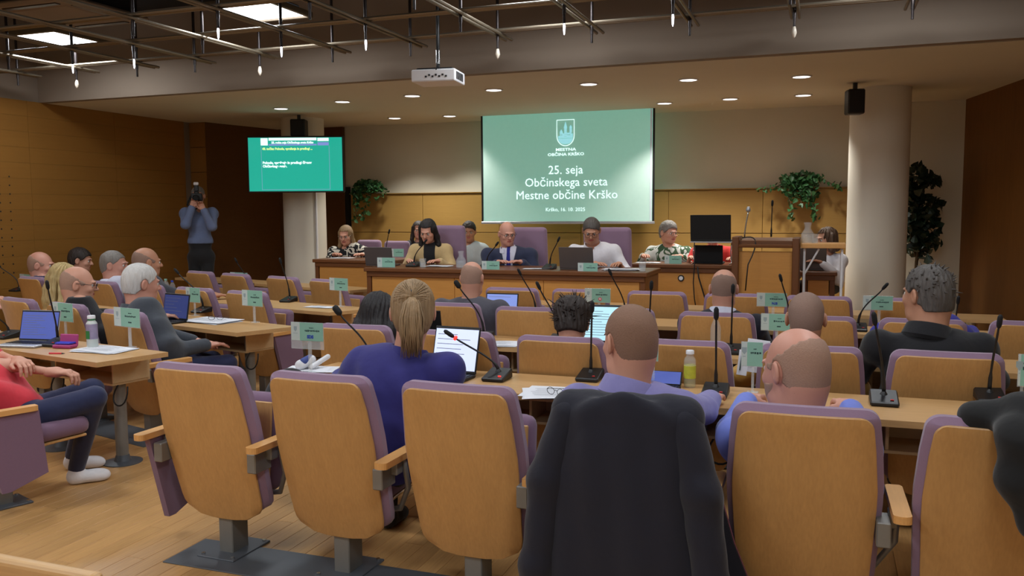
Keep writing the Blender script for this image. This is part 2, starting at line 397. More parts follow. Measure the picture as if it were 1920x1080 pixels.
# ceiling fittings
for i, p in enumerate(DOWN_P):
    t = thing('downlight', ('%s round recessed downlight from the left in the nearer soffit row' % ORD[i]) if i < 7 else ('%s round recessed downlight from the left in the row nearest the back wall' % ORD[i-7]), 'ceiling light', (p.x, p.y, SZ), 0, 'downlights in the soffit')
    MB().add(*lathe([(.098,-.001),(.098,-.008),(.085,-.012),(.082,-.004)], (0,0,0), 24)).build('trim_ring', M['white'], t, True)
    MB().add(*lathe([(.082,-.006),(.04,-.009),(.001,-.01)], (0,0,0), 24)).build('diffuser', M_GLOW, t, True)
pl = ['square glowing ceiling panel at the left edge of the photo', 'larger looking square glowing ceiling panel at top centre left']
for i, (x, y) in enumerate(PANELS[:2]):
    t = thing('ceiling_panel_light', pl[i], 'ceiling light', (x, y, PANEL_Z), 0, 'square panel lights')
    f = MB()
    for c, s in [((0,.315,0),(.66,.03,.05)),((0,-.315,0),(.66,.03,.05)),((.315,0,0),(.03,.6,.05)),((-.315,0,0),(.03,.6,.05))]: f.add(*bx(c, s, .004))
    f.build('frame', M['truss'], t); box((0,0,.0), (.6,.6,.01)).build('diffuser', M_GLOW2, t)
    box((0,0,.05), (.5,.5,.05), .01).build('housing', M['plenum'], t)
    for sx in (-.25,.25): MB().add(*cyl((sx,0,.07),(sx,0,UZ-PANEL_Z),.004,n=6)).build('suspension_wire', M['tube'], t)
for i, (x, y) in enumerate(PANELS[2:]):
    t = thing('ceiling_panel_light', 'square glowing ceiling panel out of the frame above the seats', 'ceiling light', (x, y, PANEL_Z), 0, 'square panel lights out of the frame')
    box((0,0,0), (.6,.6,.01)).build('diffuser', M_GLOW2, t); box((0,0,.03), (.66,.66,.05), .01).build('frame', M['truss'], t)
t = thing('air_conditioning_cassette', 'square beige air conditioning cassette between the two glowing panels', 'air conditioner', (-6.35, 6.0, 3.3), 0)
box((0,0,0), (.95,.95,.05), .02).build('fascia', M['beam'], t)
box((0,0,-.02), (.62,.62,.03), .01).build('grille', M['beam'], t)
for k, (c, s) in enumerate([((0,.38,-.027),(.6,.06,.012)),((0,-.38,-.027),(.6,.06,.012)),((.38,0,-.027),(.06,.6,.012)),((-.38,0,-.027),(.06,.6,.012))]): box(c, s, .004).build('air_slot', M['tube'], t)
box((0,0,.2), (.8,.8,.36)).build('housing', M['plenum'], t)
# lattice of paired rods
LXS = [-8.0,-7.2,-6.42,-5.72,-4.98,-4.2,-3.42,-2.61,-1.8,-1.02,-.25,.55]; LYS = [6.87,6.09,5.31,4.53,3.75]
lt = thing('rod_lattice', 'open lattice of paired metal rods hanging below the dark upper ceiling', 'ceiling lattice', (0,0,3.0))
for x in LXS:
    for s in (-.028, .028):
        MB().add(*cyl((x+s, 2.2, 0), (x+s, 7.14, 0), .013, n=8)).build('rod', M['truss'], lt, 'auto')
for y in LYS:
    for s in (-.028, .028):
        MB().add(*cyl((-8.5, y+s, .027), (1.2, y+s, .027), .013, n=8)).build('rod', M['truss'], lt, 'auto')
for i, x in enumerate(LXS):
    for j, y in enumerate(LYS[:3]):
        if j == 2 and i not in (2,4,5,6,7): continue
        lit = (j == 1 and i in (2,3,5,6,8,9)) or (j == 2 and i == 5)  # drops that get the bright emissive material
        bulb = lit or (j == 0 and i in (1,4,7,10)) or (j == 1 and i in (0,))
        lab = '%s tube from the left %s in the %s lattice row' % (ORD[i], 'with bright glass drop' if lit else 'with dull glass drop' if bulb else 'with empty end', ORD[j])
        t = thing('pendant_tube', lab, 'pendant lamp', (x+.0, y, 2.98), 0, 'tubes hanging at the lattice crossings')
        MB().add(*cyl((0,0,-.04),(0,0,.7),.013,n=10)).build('tube', M['tube'], t, 'auto')
        MB().add(*cyl((0,0,-.11),(0,0,-.04),.010,n=10)).build('socket', M['tube'], t, 'auto')
        if bulb:
            MB().add(*lathe([(.003,-.185),(.012,-.17),(.020,-.145),(.016,-.12),(.010,-.10)] if not lit else [(.003,-.19),(.007,-.17),(.009,-.13),(.006,-.10)],(0,0,0),12)).build('glass_drop', M['bulbbright'] if lit else M['bulb'], t, True)
# ducts in the plenum, dim
for i, (x, y, sx, sy) in enumerate([(-5.9, 4.6, 1.6, .5), (-2.7, 5.6, .5, 2.4)]):
    t = thing('ventilation_duct', ['dark ventilation duct running sideways above the lattice','dark ventilation duct running towards the bulkhead above the lattice'][i], 'duct', (x, y, 3.45))
    box((0,0,0), (sx,sy,.3), .01).build('duct_body', M['plenum'], t)
    for k in (-.35, .35): box((k*sx if sx > sy else 0, k*sy if sy >= sx else 0, 0), (.03 if sx > sy else sx+.03, sy+.03 if sx > sy else .03, .33), .004).build('flange', M['tube'], t)
# projector
t = thing('projector', 'white ceiling projector on a black pole below the lattice', 'projector', onY(822,146,6.55), R(8))
box((0,0,0), (.37,.30,.10), .012, seg=2).build('body', M['white'], t)
box((0,0,.055), (.31,.24,.02), .01).build('top_cover', M['black'], t)
f = MB()
for k in range(6): f.add(*bx((.186, -.11+.035*k, 0), (.006,.018,.06), 0))
f.build('vent', M['black'], t)
f = MB()
for k in range(7): f.add(*bx((-.06+.028*k, -.151, -.01 + .012*(k % 2)), (.016,.006,.014), 0))
f.build('connector', M['black'], t)
MB().add(*lathe([(.04,0),(.045,.01),(.035,.03)], (0,0,0), 16)).build('lens', M['black'], t, 'auto', loc=(-.1,.15,0), rot=(-math.pi/2,0,0))
MB().add(*cyl((0,0,.06),(0,0,.9),.014,n=10)).build('mount_pole', M['black'], t, 'auto')
MB().add(*tube(bez((.02,-.14,.02),(.08,-.2,.2),(-.04,.0,.2),(.02,0,.55)),.006)).build('cable', M['cable'], t, True)
MB().add(*cyl((0,0,.11),(0,0,.22),.02,n=10)).build('pole_collar', M['chrome'], t, 'auto')
# projection screen
SY = 10.93
a, b = onY(905,219,SY), onY(1223,414.5,SY); sw = b.x-a.x; sh = a.z+.01-b.z; sx = (a.x+b.x)/2; s0 = b.z
t = thing('projection_screen', 'large pull-down projection screen with a pale green slide on the back wall', 'screen', (sx, SY, 0))
SF = box((0,0,s0+sh/2), (sw, .008, sh)).build('screen_fabric', M_SLIDE, t)
for s in (-1,1): box((s*(sw/2+.012),-.001,s0+sh/2), (.026,.012,sh)).build('side_border', M['black'], t)
box((sw/2-.022,-.0055,s0+sh/2), (.022,.004,sh-.01)).build('glow_margin', M_MARG, t)  # screen edge beside the slide, faint glow put into its material
box((0,0,s0-.02), (sw+.06,.03,.035), .006).build('bottom_bar', M['silver'], t)
box((0,.02,s0+sh+.035), (sw+.25,.09,.07), .01).build('roller_case', M['cream'], t)
yt = -.0065; fx = lambda px: onY(px,300,SY).x - sx; fz = lambda py: onY(1062,py,SY).z
cr_x, cr_z = fx(1060.5), fz(249); 
def crest(parent, cx, y, cz, w, h, m, m2, full=True):
    mb = MB(); out = [(-w/2,h/2),(w/2,h/2),(w/2,-h*.12)] + [(w/2*math.cos(a_), -h*.12 - h*.38*math.sin(a_)) for a_ in [math.pi*k/12 for k in range(1,12)]] + [(-w/2,-h*.12)]
    pts = [(cx+p[0], y, cz+p[1]) for p in out]; mb.add(*tube(pts, w*.02, 5, True))
    mb.build('crest_outline', m, parent)
    if full:
        q = MB()
        for (x0,x1,z0,z1) in [(-.07,.07,-.2,.18),(-.32,-.17,-.2,.02),(-.17,-.07,-.2,-.02),(.07,.32,-.2,-.0),(-.42,-.32,-.2,-.12),(.24,.36,.0,.2),(.32,.42,-.2,-.04)]:
            q.add(*bx((cx+(x0+x1)/2*w, y, cz+(z0+z1)/2*h), ((x1-x0)*w, .0015, (z1-z0)*h)))
        def tri(x0,x1,z0,z1): q.add([(cx+x0*w,y,cz+z0*h),(cx+x1*w,y,cz+z0*h),(cx+(x0+x1)/2*w,y,cz+z1*h)],[(0,1,2)])
        tri(-.1,.1,.18,.44); tri(-.34,-.15,.02,.14); tri(.22,.38,.2,.3)
        q.build('crest_castle', m2, parent)
        q2 = MB()
        g = [(cx-.42*w,y-.001,cz-.22*h),(cx+.42*w,y-.001,cz-.22*h)] + [(cx+.42*w*math.cos(a_), y-.001, cz-.22*h-.22*h*math.sin(a_)) for a_ in [math.pi*k/8 for k in range(1,8)]]
        q2.add(g, [tuple(range(len(g)))]).build('crest_ground', m2, parent)
        q3 = MB()
        for k in range(4):
            for j in range(2): q3.add(*bx((cx+(-.035+.07*j)*w, y-.002, cz+(-.14+.09*k)*h), (.02*w,.001,.035*h)))
        for k in range(3): q3.add(*bx((cx+(.12+.07*k)*w, y-.002, cz-.08*h), (.03*w,.001,.05*h)))
        for k in range(2): q3.add(*bx((cx+(-.28+.07*k)*w, y-.002, cz-.08*h), (.03*w,.001,.05*h)))
        q3.build('crest_window', M_SLIDE, parent)
crest(SF, cr_x, yt, cr_z, .235, .335, M['scr_text'], M['scr_castle'] if 'scr_castle' in M else M['scr_text'])
def stext(s_, px, py, hpx, bold=0, sx_=1, m_='scr_text', ww=None):
    z = fz(py); size = hpx*SY/1612/.94*1.0
    o = text(s_, size, SF, M[m_], (fx(px), yt, z), bold=bold, sx=sx_)
    return o
stext('25. seja', 1060.5, 319, 22); stext('Občinskega sveta', 1060.5, 342, 22); stext('Mestne občine Krško', 1061, 366, 22)
stext('MESTNA', 1061, 280.5, 7, sx_=1.45, bold=.001); stext('OBČINA KRŠKO', 1061, 289.5, 7, sx_=1.35, bold=.001); stext('Krško, 16. 10. 2025', 1060, 393, 9.5)
# television
TX, TY, TZ = -6.49, 9.66, 2.165
t = thing('wall_television', 'flat television with a green agenda slide on the left pillar', 'television', (TX, TY, 0), R(20))
TWd, THt = 1.40, .775
TWd = 171/1612*math.sqrt(TX*TX+TY*TY)*.985; THt = TWd*97/171
TZ = onY(550,308.5,TY).z
box((0,0,TZ), (TWd+.04,.05,THt+.04), .01).build('casing', M['black'], t)
DS = box((0,-.027,TZ), (TWd,.003,THt)).build('display', M['scr_green'], t)
q = lambda u, v: ((u-.5)*TWd, -.0295, TZ+(.5-v)*THt)
def tvb(u0,v0,u1,v1,m_,n_='display_block'):
    a_, b_ = q(u0,v0), q(u1,v1); return box(((a_[0]+b_[0])/2, -.0295, (a_[2]+b_[2])/2), (abs(b_[0]-a_[0]), .002, abs(b_[2]-a_[2]))).build(n_, M[m_], DS)
tvb(.135,.01,.21,.145,'scr_text','display_logo_box'); tvb(.22,.005,.73,.055,'scr_text','display_header'); tvb(.22,.12,.73,.15,'scr_lb','display_header_rule'); tvb(.74,.01,.86,.07,'scr_text','display_header_end'); tvb(.74,.09,.86,.15,'scr_lb','display_header_end')
tvb(.135,.155,.14,.975,'scr_line','display_frame_line'); tvb(.86,.155,.866,.975,'scr_line','display_frame_line'); tvb(.135,.965,.866,.975,'scr_line','display_frame_line')
def ttx(s_, u, v, h, m_, al='LEFT', sx_=1.0):
    p_ = q(u, v); text(s_, h*THt, DS, M[m_], (p_[0], -.0305, p_[2]), align=al, bold=.0025, sx=sx_)
ttx('25. redna seja Občinskega sveta Krško', .25,.095,.05,'scr_text'); ttx('48. točka: Pobude, vprašanja in predlogi ...', .15,.21,.058,'scr_gold', sx_=.95)
ttx('Pobude, vprašanja in predlogi članov', .15,.47,.062,'scr_text'); ttx('Občinskega sveta.', .15,.535,.062,'scr_text')
MB().add(*bx((0,.10,TZ),(.3,.16,.3),.01)).build('wall_bracket', M['black'], t)
def speaker(px0, py0, px1, py1, Y, label, rz, top_z=SZ):
    a_, b_ = onY(px0,py0,Y), onY(px1,py1,Y); W_ = b_.x-a_.x; H_ = a_.z-b_.z
    t = thing('loudspeaker', label, 'loudspeaker', ((a_.x+b_.x)/2, Y, 0), rz)
    z = (a_.z+b_.z)/2
    box((0,0,z), (W_*.95,W_*.9,H_), .012).build('cabinet', M['black'], t)
    box((0,-W_*.46,z), (W_*.84,.012,H_*.92), .005).build('grille', M['blackm'], t)
    box((0,.0,z+H_/2+.04), (.04,.04,.09), .005).build('mount_bracket', M['black'], t)
speaker(548,225,574,256,9.85,'black loudspeaker above the television on the left pillar', R(20))
speaker(1586,169,1619,214,9.55,'black loudspeaker beside the top of the right pillar', R(14))
speaker(636,336,646,361,9.95,'small narrow black loudspeaker beside the television right edge', R(10))

# ------------------------------------------------------------------ plants
def leaf_cloud(name, pts, size, m_, parent, seed, stuff=True):
    r_ = random.Random(seed); mb = MB()
    for p in pts:
        s = size*r_.uniform(.6,1.25); q_ = Euler((r_.uniform(0,6.3), r_.uniform(-.9,.9), r_.uniform(0,6.3))).to_matrix()
        vs = [Vector((0,-.5,0)),Vector((.42,-.28,.06)),Vector((.3,.12,.05)),Vector((0,.62,-.04)),Vector((-.3,.12,.05)),Vector((-.42,-.28,.06)),Vector((0,-.1,-.02))]
        mb.add([Vector(p)+q_@(v*s) for v in vs], [(0,1,6),(1,2,6),(2,3,6),(3,4,6),(4,5,6),(5,0,6)])
    o = mb.build(name, m_, parent)
    if stuff: o['kind'] = 'stuff'
    return o
def ivy(px, py, strands, body, label, seed):
    Y = BY - .18; r_ = random.Random(seed)
    base = onY(px, py, Y); base.z = 1.80
    t = thing('trailing_ivy', label, 'plant', base)
    MB().add(*lathe([(.07,0),(.085,.10),(.09,.11),(.08,.11)],(0,.09,0),14)).build('pot', M['pot'], t, 'auto')
    pts = []; st = MB()
    for (qx, qy, rx, ry, n) in body:
        c = onY(qx, qy, Y-.06) - base
        for _ in range(n):
            a_ = r_.uniform(0,6.28); k = math.sqrt(r_.random()); pts.append(c + Vector((math.cos(a_)*k*rx*Y/1700, r_.uniform(-.09,.1), math.sin(a_)*k*ry*Y/1700)))
    for s_ in strands:
        P = [onY(x, y, Y-.10-.02*i) - base for i, (x, y) in enumerate(s_)]
        for k in range(len(P)-1):
            n = max(3, int((P[k+1]-P[k]).length/.012))
            for j in range(n): pts.append(P[k].lerp(P[k+1], j/n) + Vector((r_.gauss(0,.03), r_.gauss(0,.03), r_.gauss(0,.02))))
        st.add(*tube([Vector((0,.05,.08))]+P, .004, 5))
    st.build('stem', M['stem'], t, True); leaf_cloud('foliage', pts, .062, M['leaf'], t, seed)
ivy(690, 355, [[(668,355),(664,375),(668,395),(667,415)],[(690,350),(692,370),(683,392),(680,412)],[(700,345),(712,352),(718,365),(706,375)]], [(690,347,32,12,190),(705,352,22,10,90),(672,362,14,18,90)], 'green ivy trailing over the panelling left of the projection screen', 3)
ivy(1500, 350, [[(1480,345),(1478,370),(1487,392),(1486,413)],[(1520,350),(1522,380),(1530,400),(1530,414)],[(1500,350),(1502,380),(1505,388)],[(1470,345),(1445,352),(1425,355)],[(1530,330),(1555,342),(1577,356)]], [(1500,338,36,15,250),(1485,352,20,18,120),(1518,355,18,24,150)], 'larger green ivy spilling over the panelling above the lectern', 9)
b_ = onY(1735, 400, BY-.45)
t = thing('potted_ficus', 'dark green potted ficus tree between the right pillar and the wall', 'plant', (b_.x-.10, b_.y, 0))
MB().add(*lathe([(.14,0),(.19,.32),(.21,.33),(.21,.36),(.18,.36)],(0,0,.0),20)).build('pot', M['pot'], t, 'auto')
r_ = random.Random(4); pts = []; st = MB(); st.add(*tube([(0,0,.3),(.03,0,1.0),(-.02,.02,1.6),(.02,0,1.95)],[.022,.018,.012,.006],6))
for (x, y, rx, ry, n) in [(1722,335,20,26,60),(1745,338,20,12,22),(1715,365,18,20,60),(1735,395,28,30,120),(1728,425,32,28,110),(1738,455,24,16,45),(1725,470,24,16,30),(1712,400,18,60,60),(1700,420,30,60,60)]:
    c = onY(x, y, b_.y)
    for _ in range(n):
        a_ = r_.uniform(0,6.28); k = math.sqrt(r_.random()); p = Vector((c.x+math.cos(a_)*k*rx/160 - t.location.x, r_.uniform(-.2,.2), c.z+math.sin(a_)*k*ry/160)); pts.append(p)
    p = Vector((c.x - t.location.x, 0, c.z)); st.add(*tube([Vector((0,0,p.z-.35)), p*.6+Vector((0,0,(p.z-.2)*.4)), p], .006, 5))
st.build('trunk', M['stem'], t, True); leaf_cloud('foliage', pts, .10, M['leafd'], t, 8)
# ------------------------------------------------------------------ seats
def back_outline(w0, w1, w2, top, bot, rt, grow=0):
    """outline (x,z) of the backrest, ccw seen from behind"""
    pts = []; top += grow; 
    hw = lambda z: grow + (w0 + (w1-w0)*min(1, (top-z)/.28) if z > top-.28 else w1 + (w2-w1)*((top-.28-z)/(top-.28-bot)))
    for k in range(7):   # right top corner
        a = math.pi/2*(1-k/6); pts.append((hw(top)-rt + rt*math.cos(a), top-rt+rt*math.sin(a)))
    zs = [top-rt - (top-rt-(bot+.10))*k/8 for k in range(1,9)]
    pts += [(hw(z), z) for z in zs]
    rb = .05; zb = bot+.10
    hb = hw(zb)
    pts += [(hb-.006, zb-.03), (hb-.022, zb-.052), (hb-.055, zb-.07), (hb*.6, bot+.012-grow*.5), (hb*.3, bot+.003-grow*.5)]
    right = pts; left = [(-x, z) for x, z in reversed(pts)]
    return right + [(0, bot-grow*.5)] + left
def yprof(x, z):
    t = max(0, .9 - z); y = .02*min(1, t/.15) + .14*max(0, (t-.05)/.6)**1.25
    return y + .35*x*x*(-1)*(-1)*.9     # edges wrap forward around the sitter
def slab(name, out, y0, y1, m_, parent, cham=.008, rows=9):
    """solid between profile y0 and y1 following the curved back; grid fill by horizontal rows"""
    zt = max(p[1] for p in out); zb = min(p[1] for p in out)
    n = len(out)//2
    R_ = out[:n+1]; # right side top -> bottom
    zs = [zt] + sorted({round(p[1],4) for p in R_}, reverse=True)[1:]
    def width(z):
        for a_, b_ in zip(R_, R_[1:]):
            if a_[1] >= z >= b_[1] and a_[1] != b_[1]: return a_[0] + (b_[0]-a_[0])*(a_[1]-z)/(a_[1]-b_[1])
        return R_[0][0] if z >= R_[0][1] else R_[-1][0]
    C = 8; vs = []; fs = []
    for (yy, inset) in ((y0, cham), (y0+cham*.8 if y1>y0 else y0, 0), (y1-cham*.8, 0), (y1, cham)):
        for z in zs:
            w_ = max(.004, width(z)-inset*1.0); z_ = min(max(z, zb+inset), zt-inset)
            for c in range(C+1):
                x = -w_ + 2*w_*c/C; vs.append((x, yprof(x, z_)+yy, z_))
    nr = len(zs); S = nr*(C+1); idx = lambda l, r, c: l*S + r*(C+1) + c
    for r in range(nr-1):
        for c in range(C):
            fs.append((idx(0,r,c), idx(0,r+1,c), idx(0,r+1,c+1), idx(0,r,c+1)))
            fs.append((idx(3,r,c), idx(3,r,c+1), idx(3,r+1,c+1), idx(3,r+1,c)))
    for l in range(3):
        for r in range(nr-1):
            fs.append((idx(l,r,0), idx(l+1,r,0), idx(l+1,r+1,0), idx(l,r+1,0)))
            fs.append((idx(l,r,C), idx(l,r+1,C), idx(l+1,r+1,C), idx(l+1,r,C)))
        for c in range(C):
            fs.append((idx(l,0,c), idx(l,0,c+1), idx(l+1,0,c+1), idx(l+1,0,c)))
            fs.append((idx(l,nr-1,c), idx(l+1,nr-1,c), idx(l+1,nr-1,c+1), idx(l,nr-1,c+1)))
    return MB().add(vs, fs).build(name, m_, parent, 'auto')
def make_chair(folded, left_arm, end_panel=False):
    t = thing('auditorium_chair', 'x', 'chair')
    wo = back_outline(.212, .232, .212, .868, .165, .045); co = back_outline(.212, .232, .212, .868, .19, .05, .021)
    slab('backrest_panel', wo, 0, .014, M['chairwood'], t, .004)
    slab('backrest_cushion', co, .0145, .088, M['purple'], t, .026)
    if folded:
        box((0,.33,.50), (.43,.10,.44), .045, (R(-6),0,0), 3).build('seat', M['purpled'], t, True)
        box((0,.275,.49), (.40,.012,.40), .004, (R(-6),0,0)).build('seat_panel', M['chairwood'], t)
    else:
        box((0,.45,.385), (.44,.40,.10), .045, (R(3),0,0), 3).build('seat', M['purpled'], t, True)
        box((0,.45,.328), (.40,.36,.014), .004, (R(3),0,0)).build('seat_panel', M['chairwood'], t)
    for s in ([-1,1] if left_arm else [1]):
        a = MB(); out = []
        for k in range(9): an = math.pi*k/8; out.append((.028*math.cos(an), -.018*math.sin(an)))
        pr = [(x, y+.02) for x, y in out] + [(-.028,.33),(-.02,.345),(.02,.345),(.028,.33)]
        n = len(pr); vs = [(s*.30+x, y, .540) for x, y in pr] + [(s*.30+x, y, .566) for x, y in pr]
        a.add(vs, [tuple(range(n)), tuple(range(2*n-1, n-1, -1))] + [(i, n+i, n+(i+1) % n, (i+1) % n) for i in range(n)]).build('armrest', M['armwood'], t)
        b = MB(); b.add(*bx((s*.252,.125,.475), (.045,.11,.085), .004)); b.add(*bx((s*.285,.17,.505), (.03,.05,.06), .004)).build('armrest_bracket', M['steel'], t)
        b = MB(); b.add(*tube([(s*.30,.20,.54),(s*.30,.24,.40),(s*.24,.28,.29),(s*.08,.28,.262)], .012, 8)).build('armrest_support', M['steel'], t, True)
        if end_panel and s == (1 if end_panel > 0 else -1):
            vs = [(-.006,.06,.538),(-.006,.35,.538),(-.006,.38,.21),(-.006,.20,.15),(-.006,.16,.15)]; vs2 = [(.024,y,z) for _,y,z in vs]; n = 5
            MB().add([(s*.30+x-.009, y, z) for x, y, z in vs+vs2], [(0,1,2,3,4),(9,8,7,6,5)] + [(i, 5+i, 5+(i+1) % 5, (i+1) % 5) for i in range(5)]).build('end_panel', M['purpled'], t)
    box((0,.25,.135), (.075,.11,.27), .004).build('post', M['steel'], t)
    bs = MB(); bs.add(*bx((0,.33,.268), (.14,.22,.02), .003)).build('seat_mount', M['steel'], t)
    p_ = MB(); p_.add(*bx((0,.25,.006), (.20,.26,.010), .002)); p_.build('base_plate', M['steeld'], t); bp_o = t.children[-1] if False else [c for c in COL.objects if c.parent == t and c.name.startswith('base_plate')][0]
    for sx in (-.08,.08):
        for sy in (.14,.36): MB().add(*cyl((sx,sy,.011),(sx,sy,.019),.009,n=6)).build('bolt', M['chrome'], bp_o)
    return t
protos = {}
def chair(x, y, rz, label, group, folded, left=False, end=0):
    k = (folded, left, end)
    if k not in protos:
        t = make_chair(folded, left, end); protos[k] = t; t.location = (x, y, 0); t.rotation_euler = (0,0,rz); t['label'] = label; t['group'] = group; return t
    return dup(protos[k], (x, y, 0), rz, label, group)
AX = [-2.50,-1.89,-1.28,-.645,-.045,.545]
gA = 'chairs of the foreground row'
for j, (lab, fo, lf, en) in enumerate([('empty beech-backed chair at the far left of the foreground row, by the aisle', True, True, -1),
    ('foreground beech-backed chair behind the woman in the blue blazer', False, False, 0),
    ('empty foreground beech-backed chair between the blue blazer woman and the jacket-covered chair', True, False, 0),
    ('foreground chair hidden under the hanging dark navy jacket', False, False, 0),
    ('foreground beech-backed chair of the bald man in the light blue shirt', False, False, 0),
    ('foreground beech-backed chair at far right with a black coat over its corner', True, False, 0)]):
    chair(AX[j], [2.885,2.865,2.85,2.84,2.875,2.87][j], [R(-1.5),R(-1),R(-.5),0,R(1),R(1)][j], lab, gA, fo, lf, en)
gB = 'chairs of the second row'
for j, (x, y, lab, fo) in enumerate([(-2.52,4.22,'second-row beech-backed chair behind the long-haired dark woman, with name plate before it',False),(-1.87,4.15,'second-row beech-backed chair directly beyond the blue blazer woman',True),(-1.26,4.12,'second-row beech-backed chair of the person with spiky dark hair',False),
    (-.65,4.19,'second-row beech-backed chair behind the lemon drink bottle',True),(-.05,4.2,'second-row beech-backed chair of the short-haired man in mustard',False),(.53,4.2,'second-row beech-backed chair of the big man in black',False)]):
    chair(x, y, 0, lab, gB, fo, j == 0, -1 if j == 0 else 0)
gC = 'chairs of the third row'
for j, (x, y, lab, fo) in enumerate([(-2.47,5.44,'third-row beech-backed chair of the man in the grey T-shirt',False),(-1.85,5.34,'third-row empty beech-backed chair right of the grey T-shirt man',True),(-1.26,5.47,'third-row beech-backed chair beyond the spiky dark hair, before the red-marked name plate',True),
    (-.625,5.40,'third-row beech-backed chair of the bald man in a navy suit',False),(-.04,5.4,'third-row beech-backed chair right of the navy suit man',True),(.55,5.42,'third-row beech-backed chair of the person in royal blue',False),(1.14,5.48,'third-row empty beech-backed chair at the right edge of the photo',True)]):
    chair(x, y, 0, lab, gC, fo, j == 0, -1 if j == 0 else 0)
gD = 'chairs of the row nearest the head table'
for j, (x, y, lab) in enumerate([(-2.45,6.67,'empty front-row chair below the bald mayor at the head table'),(-1.87,6.7,'empty front-row chair behind the name plate with the red emblem'),(-1.235,6.68,'empty front-row chair just left of the navy suit man'),
    (-.63,6.68,'empty front-row chair half hidden by the navy suit man'),(-.03,6.65,'empty front-row chair below the right side of the lectern'),(.57,6.66,'empty front-row chair in front of the right pillar, half hidden by the grey-haired man')]):
    chair(x, y, 0, lab, gD, True, j == 0)
A15 = R(-15)
gL = 'chairs of the left block'
for k, (x, y, rz, lab, fo, lf, en) in enumerate([(-4.36,4.37,A15,'left-block chair nearest the aisle, of the white-haired man',False,False,1),(-5.12,4.62,A15,'left-block chair of the bald man with glasses in black',False,False,0),(-5.80,4.80,A15,'left-block chair behind the open laptop at left edge',False,True,0),
    (-4.44,5.77,R(-12),'empty left-block chair with name plate and papers before it, by the aisle',True,False,1),(-5.10,5.93,R(-12),'left-block chair behind the dark laptop screen',True,False,0),(-5.75,6.07,R(-12),'left-block chair of the bald man in the dark grey jacket',False,False,0),(-6.45,6.25,R(-13),'left-block chair of the grey-haired man in the white shirt',False,False,0),(-7.08,6.40,R(-13),'left-block chair of the woman with long blonde waves',False,False,0),
    (-4.47,7.02,R(-17),'empty far-row chair of the left block nearest the head table',True,False,1),(-5.10,7.21,R(-17),'empty far-row chair behind the long gooseneck microphone',True,False,0),(-5.83,7.42,R(-17),'empty far-row chair with name plate below the photographer, right one',True,False,0),(-6.45,7.62,R(-17),'empty far-row chair with name plate below the photographer, left one',True,True,0),
    (-7.62,6.50,R(-14),'left-edge chair of the bald man in the navy suit, name plate before it',False,True,0),
    (-4.14,2.99,R(-20),'nearest left chair with purple end panel, of the person in red',False,False,1)]):
    chair(x, y, rz, lab, gL, fo, lf, en)
# floor duct plate under the foreground row
for i, (x, y, sx, rz, lab) in enumerate([(-.9,3.05,3.6,0,'grey floor duct plate running under the foreground chairs'),(-4.75,4.66,1.3,A15,'grey floor duct plate under the white-haired man in the left block')]):
    t = thing('floor_duct_plate', lab, 'floor plate', (x, y, 0), rz)
    box((0,0,.003), (sx,.28,.005), .001).build('plate', M['steeld'], t)
    for k in range(3): MB().add(*cyl((-sx*.45+sx*.45*k,.1,.006),(-sx*.45+sx*.45*k,.1,.012),.008,n=6)).build('bolt', M['chrome'], t)
# dais executive chairs
def exec_chair(x, y, rz, label, ztop, w_=.52):
    t = thing('high_back_chair', label, 'chair', (x, y, .2), rz, 'purple chairs on the dais'); h = ztop-.2-.42
    box((0,0,.42+h/2), (w_,.09,h), .045, (R(6),0,0), 3).build('backrest', M['purple'], t, True)
    box((0,-.27,.42), (w_,.5,.10), .04, None, 3).build('seat', M['purpled'], t, True)
    for s in (-1,1): box((s*(w_/2+.02),-.2,.62), (.05,.34,.03), .01).build('armrest', M['darkwood'], t); box((s*(w_/2+.02),-.1,.52), (.03,.04,.2), .005).build('armrest_support', M['darkwood'], t)
    MB().add(*cyl((0,-.2,.06),(0,-.2,.38),.03,n=12)).build('column', M['steel'], t, 'auto')
    for k in range(5):
        a = k*2*math.pi/5; MB().add(*cyl((0,-.2,.07),(.27*math.cos(a),-.2+.27*math.sin(a),.035),.018,.012,8)).build('leg', M['black'], t, 'auto')
    return t
for (x, lab) in [(835,'tall purple chair behind the woman in the beige blazer'),(985,'tall purple chair behind the bald mayor in the suit'),(1140,'tall purple chair behind the man in the white shirt with glasses')]:
    p = onY(x, 430, 8.95); exec_chair(p.x, 8.95, 0, lab, 1.37 if x < 900 else 1.35)
for (x, y, lab, zt) in [(694,10.25,'low purple chair beside the woman in the floral blouse',1.15),(746,9.95,'low purple chair behind the beige blazer woman, next to the left table',1.15)]:
    p = onY(x, 450, y); exec_chair(p.x, y, 0, lab, zt, 0.36)

